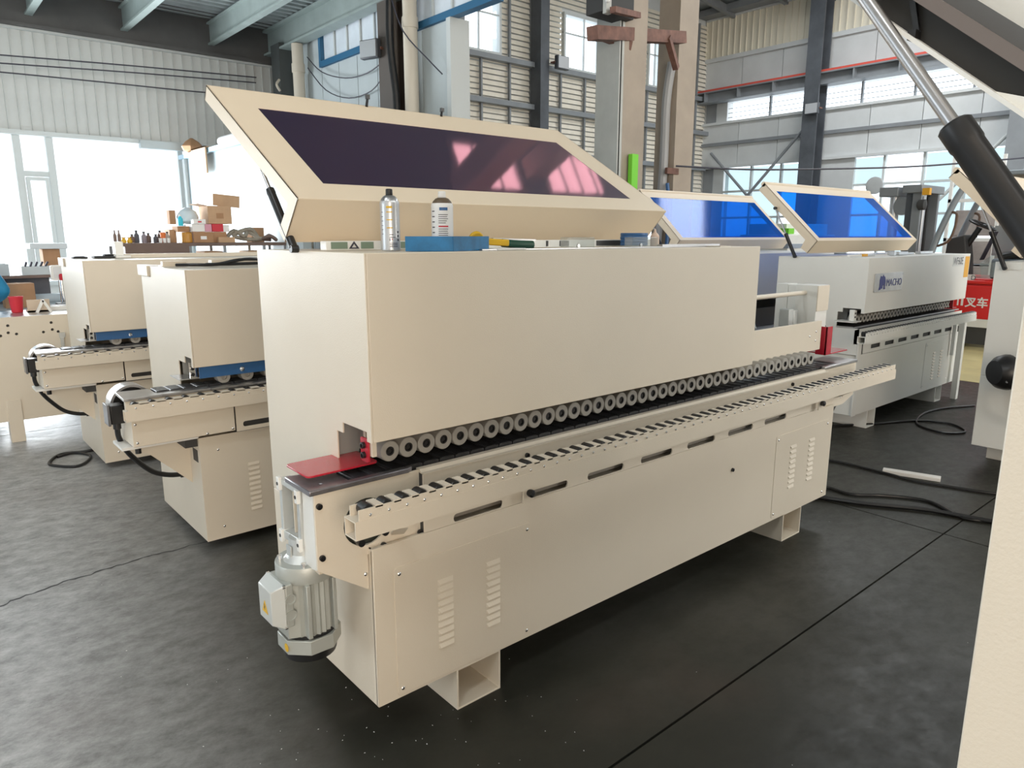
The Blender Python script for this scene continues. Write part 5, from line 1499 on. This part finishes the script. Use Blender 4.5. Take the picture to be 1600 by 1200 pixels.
# pale equipment standing before the right wall
solo('yellow_floor_sheet', MB().box(9.0, 16.9, -1.5, 3.9, .001, .003), YELFLOOR, 'pale yellow floor area by the forklift', 'floor_area')  # thin yellow sheet laid over the floor
t = thing('white_cabinet', 'white machine cabinet seen between the two blue hoods', 'cabinet', (11.2, 6.15, 0))
part(t, 'cabinet_body', MB().box(0, 1.6, 0, .9, 0, 1.62), WHITEP, .01)
part(t, 'cabinet_band', MB().box(-.01, 1.61, -.01, .91, 1.40, 1.47), mat('blue_grey_band', (.35, .40, .48), .5))
part(t, 'cabinet_top', MB().box(.1, 1.5, .1, .8, 1.62, 1.80), WHITEP, .01)
part(t, 'green_box', MB().box(.02, .2, .02, .2, 1.63, 1.72), LIME)
CR = mat('dusty_crate', (.34, .30, .28), .7, noise=.2, nscale=3)
for k in range(4):
    tc_ = thing('storage_crate', ('lowest', 'second lowest', 'third', 'topmost')[k] + ' dusty crate in the stack beyond the forklift', 'crate', (15.6, 3.4, k * .52), 'crates stacked beyond the forklift')
    part(tc_, 'crate_body', MB().box(0, .9, -1.2, 1.8, .04, .515), CR, .01)
    for q in range(4):
        part(tc_, 'crate_runner', MB().box(0, .9, -1.2 + q * .95, -1.05 + q * .95, 0, .04), CR)
solo('white_pallet_rack', MB().box(0, .05, 0, .05, 0, 3.0).box(0, .05, 1.5, 1.55, 0, 3.0).box(0, .05, 0, 1.55, 1.5, 1.56).box(0, .05, 0, 1.55, 2.2, 2.26).box(0, .05, .7, .75, 0, 3.0), WHITEP, 'white upright rack frame behind the forklift', 'rack', (15.0, 3.6, 0))
solo('foam_roll', MB().tube([(16.2, 2.2, 2.55), (16.2, 2.8, 2.58), (16.2, 3.5, 2.60), (16.2, 4.2, 2.62)], .09, 10), mat('cream_foam', (.72, .66, .52), .7), 'cream bundled roll high behind the near strut', 'roll')

# ---- person bending at the bench, mostly outside the frame
def person(loc):
    t = thing('person', 'person in a bright blue jacket bending over the far left bench', 'person', loc)
    pts = {  # name: (pos, radius)
        'pelvis': ((0, 0, .93), .135), 'spine': ((.02, .02, 1.12), .135), 'chest': ((.05, .10, 1.30), .145), 'neckb': ((.06, .18, 1.44), .065), 'neck': ((.07, .24, 1.52), .055),
        'lsh': ((.20, .14, 1.38), .070), 'lelb': ((.34, .02, 1.13), .052), 'lwri': ((.24, .25, 1.02), .036), 'lhand': ((.20, .33, 1.00), .034),
        'rsh': ((-.12, .14, 1.38), .070), 'relb': ((-.24, .06, 1.14), .052), 'rwri': ((-.14, .28, 1.03), .036), 'rhand': ((-.11, .36, 1.01), .034),
        'lhip': ((.10, 0, .90), .10), 'lkn': ((.12, .04, .50), .066), 'lank': ((.12, 0, .10), .045), 'ltoe': ((.12, .16, .04), .04),
        'rhip': ((-.10, 0, .90), .10), 'rkn': ((-.12, .04, .50), .066), 'rank': ((-.12, 0, .10), .045), 'rtoe': ((-.12, .16, .04), .04)}
    names = list(pts)
    ed = [('pelvis', 'spine'), ('spine', 'chest'), ('chest', 'neckb'), ('neckb', 'neck'), ('chest', 'lsh'), ('lsh', 'lelb'), ('lelb', 'lwri'), ('lwri', 'lhand'),
          ('chest', 'rsh'), ('rsh', 'relb'), ('relb', 'rwri'), ('rwri', 'rhand'), ('pelvis', 'lhip'), ('lhip', 'lkn'), ('lkn', 'lank'), ('lank', 'ltoe'),
          ('pelvis', 'rhip'), ('rhip', 'rkn'), ('rkn', 'rank'), ('rank', 'rtoe')]
    V = [pts[n][0] for n in names]
    Rr = [pts[n][1] for n in names]
    E_ = [(names.index(a), names.index(b)) for a, b in ed]
    for sgn, hn in ((1, 'lhand'), (-1, 'rhand')):
        hx, hy, hz = pts[hn][0]
        for k, (dx, ln) in enumerate(((-.026, .075), (-.009, .085), (.009, .08), (.025, .062), (-.045 * sgn, .045))):
            i0 = len(V)
            V += [(hx + dx * .8, hy + .03 if k < 4 else hy - .005, hz), (hx + dx * 1.1, hy + .03 + ln * .5, hz - .008), (hx + dx * 1.1, hy + .03 + ln, hz - .035)]
            Rr += [.010, .009, .008]
            E_ += [(names.index(hn), i0), (i0, i0 + 1), (i0 + 1, i0 + 2)]
    me = bpy.data.meshes.new('body')
    me.from_pydata(V, E_, [])
    ob = bpy.data.objects.new('body', me)
    COL.objects.link(ob)
    sk = ob.modifiers.new('skin', 'SKIN')
    if not me.skin_vertices:
        bpy.context.view_layer.objects.active = ob
        bm = bmesh.new()
        bm.from_mesh(me)
        bm.verts.layers.skin.verify()
        bm.to_mesh(me)
        bm.free()
    for i, sv in enumerate(me.skin_vertices[0].data):
        sv.radius = (Rr[i], Rr[i])
        sv.use_root = (i == 0)
    ob.modifiers.new('sub', 'SUBSURF').levels = 2
    bpy.context.view_layer.update()
    me2 = bpy.data.meshes.new_from_object(ob.evaluated_get(bpy.context.evaluated_depsgraph_get()))
    bpy.data.objects.remove(ob)
    for m_ in (JACKET, TROUSER, SKIN, BLACK):
        me2.materials.append(m_)
    for p in me2.polygons:
        c = p.center
        hand = min((c - Vector(pts[h][0])).length for h in ('lhand', 'rhand'))
        p.material_index = 3 if c.z < .09 else 1 if c.z < .90 else 2 if (c.z > 1.47 and c.y > .2) or (hand < .075 and c.y > .28) or (hand < .16 and c.y > .345) else 0
        p.use_smooth = True
    body = link('body', me2, None, t)
    hd = part(t, 'head', MB().lathe([(.03, -.12), (.06, -.10), (.072, -.05), (.078, 0), (.082, .05), (.07, .09), (.04, .115), (.005, .122)], (.08, .29, 1.62), (.05, .30, .95), 20), SKIN)
    part(hd, 'hair', MB().lathe([(.080, .0), (.090, .04), (.080, .09), (.045, .122), (.005, .130)], (.08, .275, 1.625), (.05, .22, .95), 20), HAIR)
    part(hd, 'nose', MB().obox((.08, .385, 1.585), (.022, .03, .035)), SKIN, .006)
    for s in (-1, 1):
        part(hd, 'eye', MB().lathe([(.001, -.008), (.008, -.005), (.010, 0), (.008, .005), (.001, .008)], (.08 + .03 * s, .362, 1.61), (0, 1, 0), 10), INK)
        part(hd, 'ear', MB().obox((.08 + .082 * s, .28, 1.60), (.014, .035, .055)), SKIN, .006)
    part(hd, 'mouth', MB().obox((.08, .368, 1.545), (.04, .012, .008)), REDPR)
    return t


person((.375, 7.50, 0))
for o in bpy.data.objects:
    if o.type == 'MESH' and o.parent is None and 'label' not in o.keys():
        print('UNLABELLED', o.name)
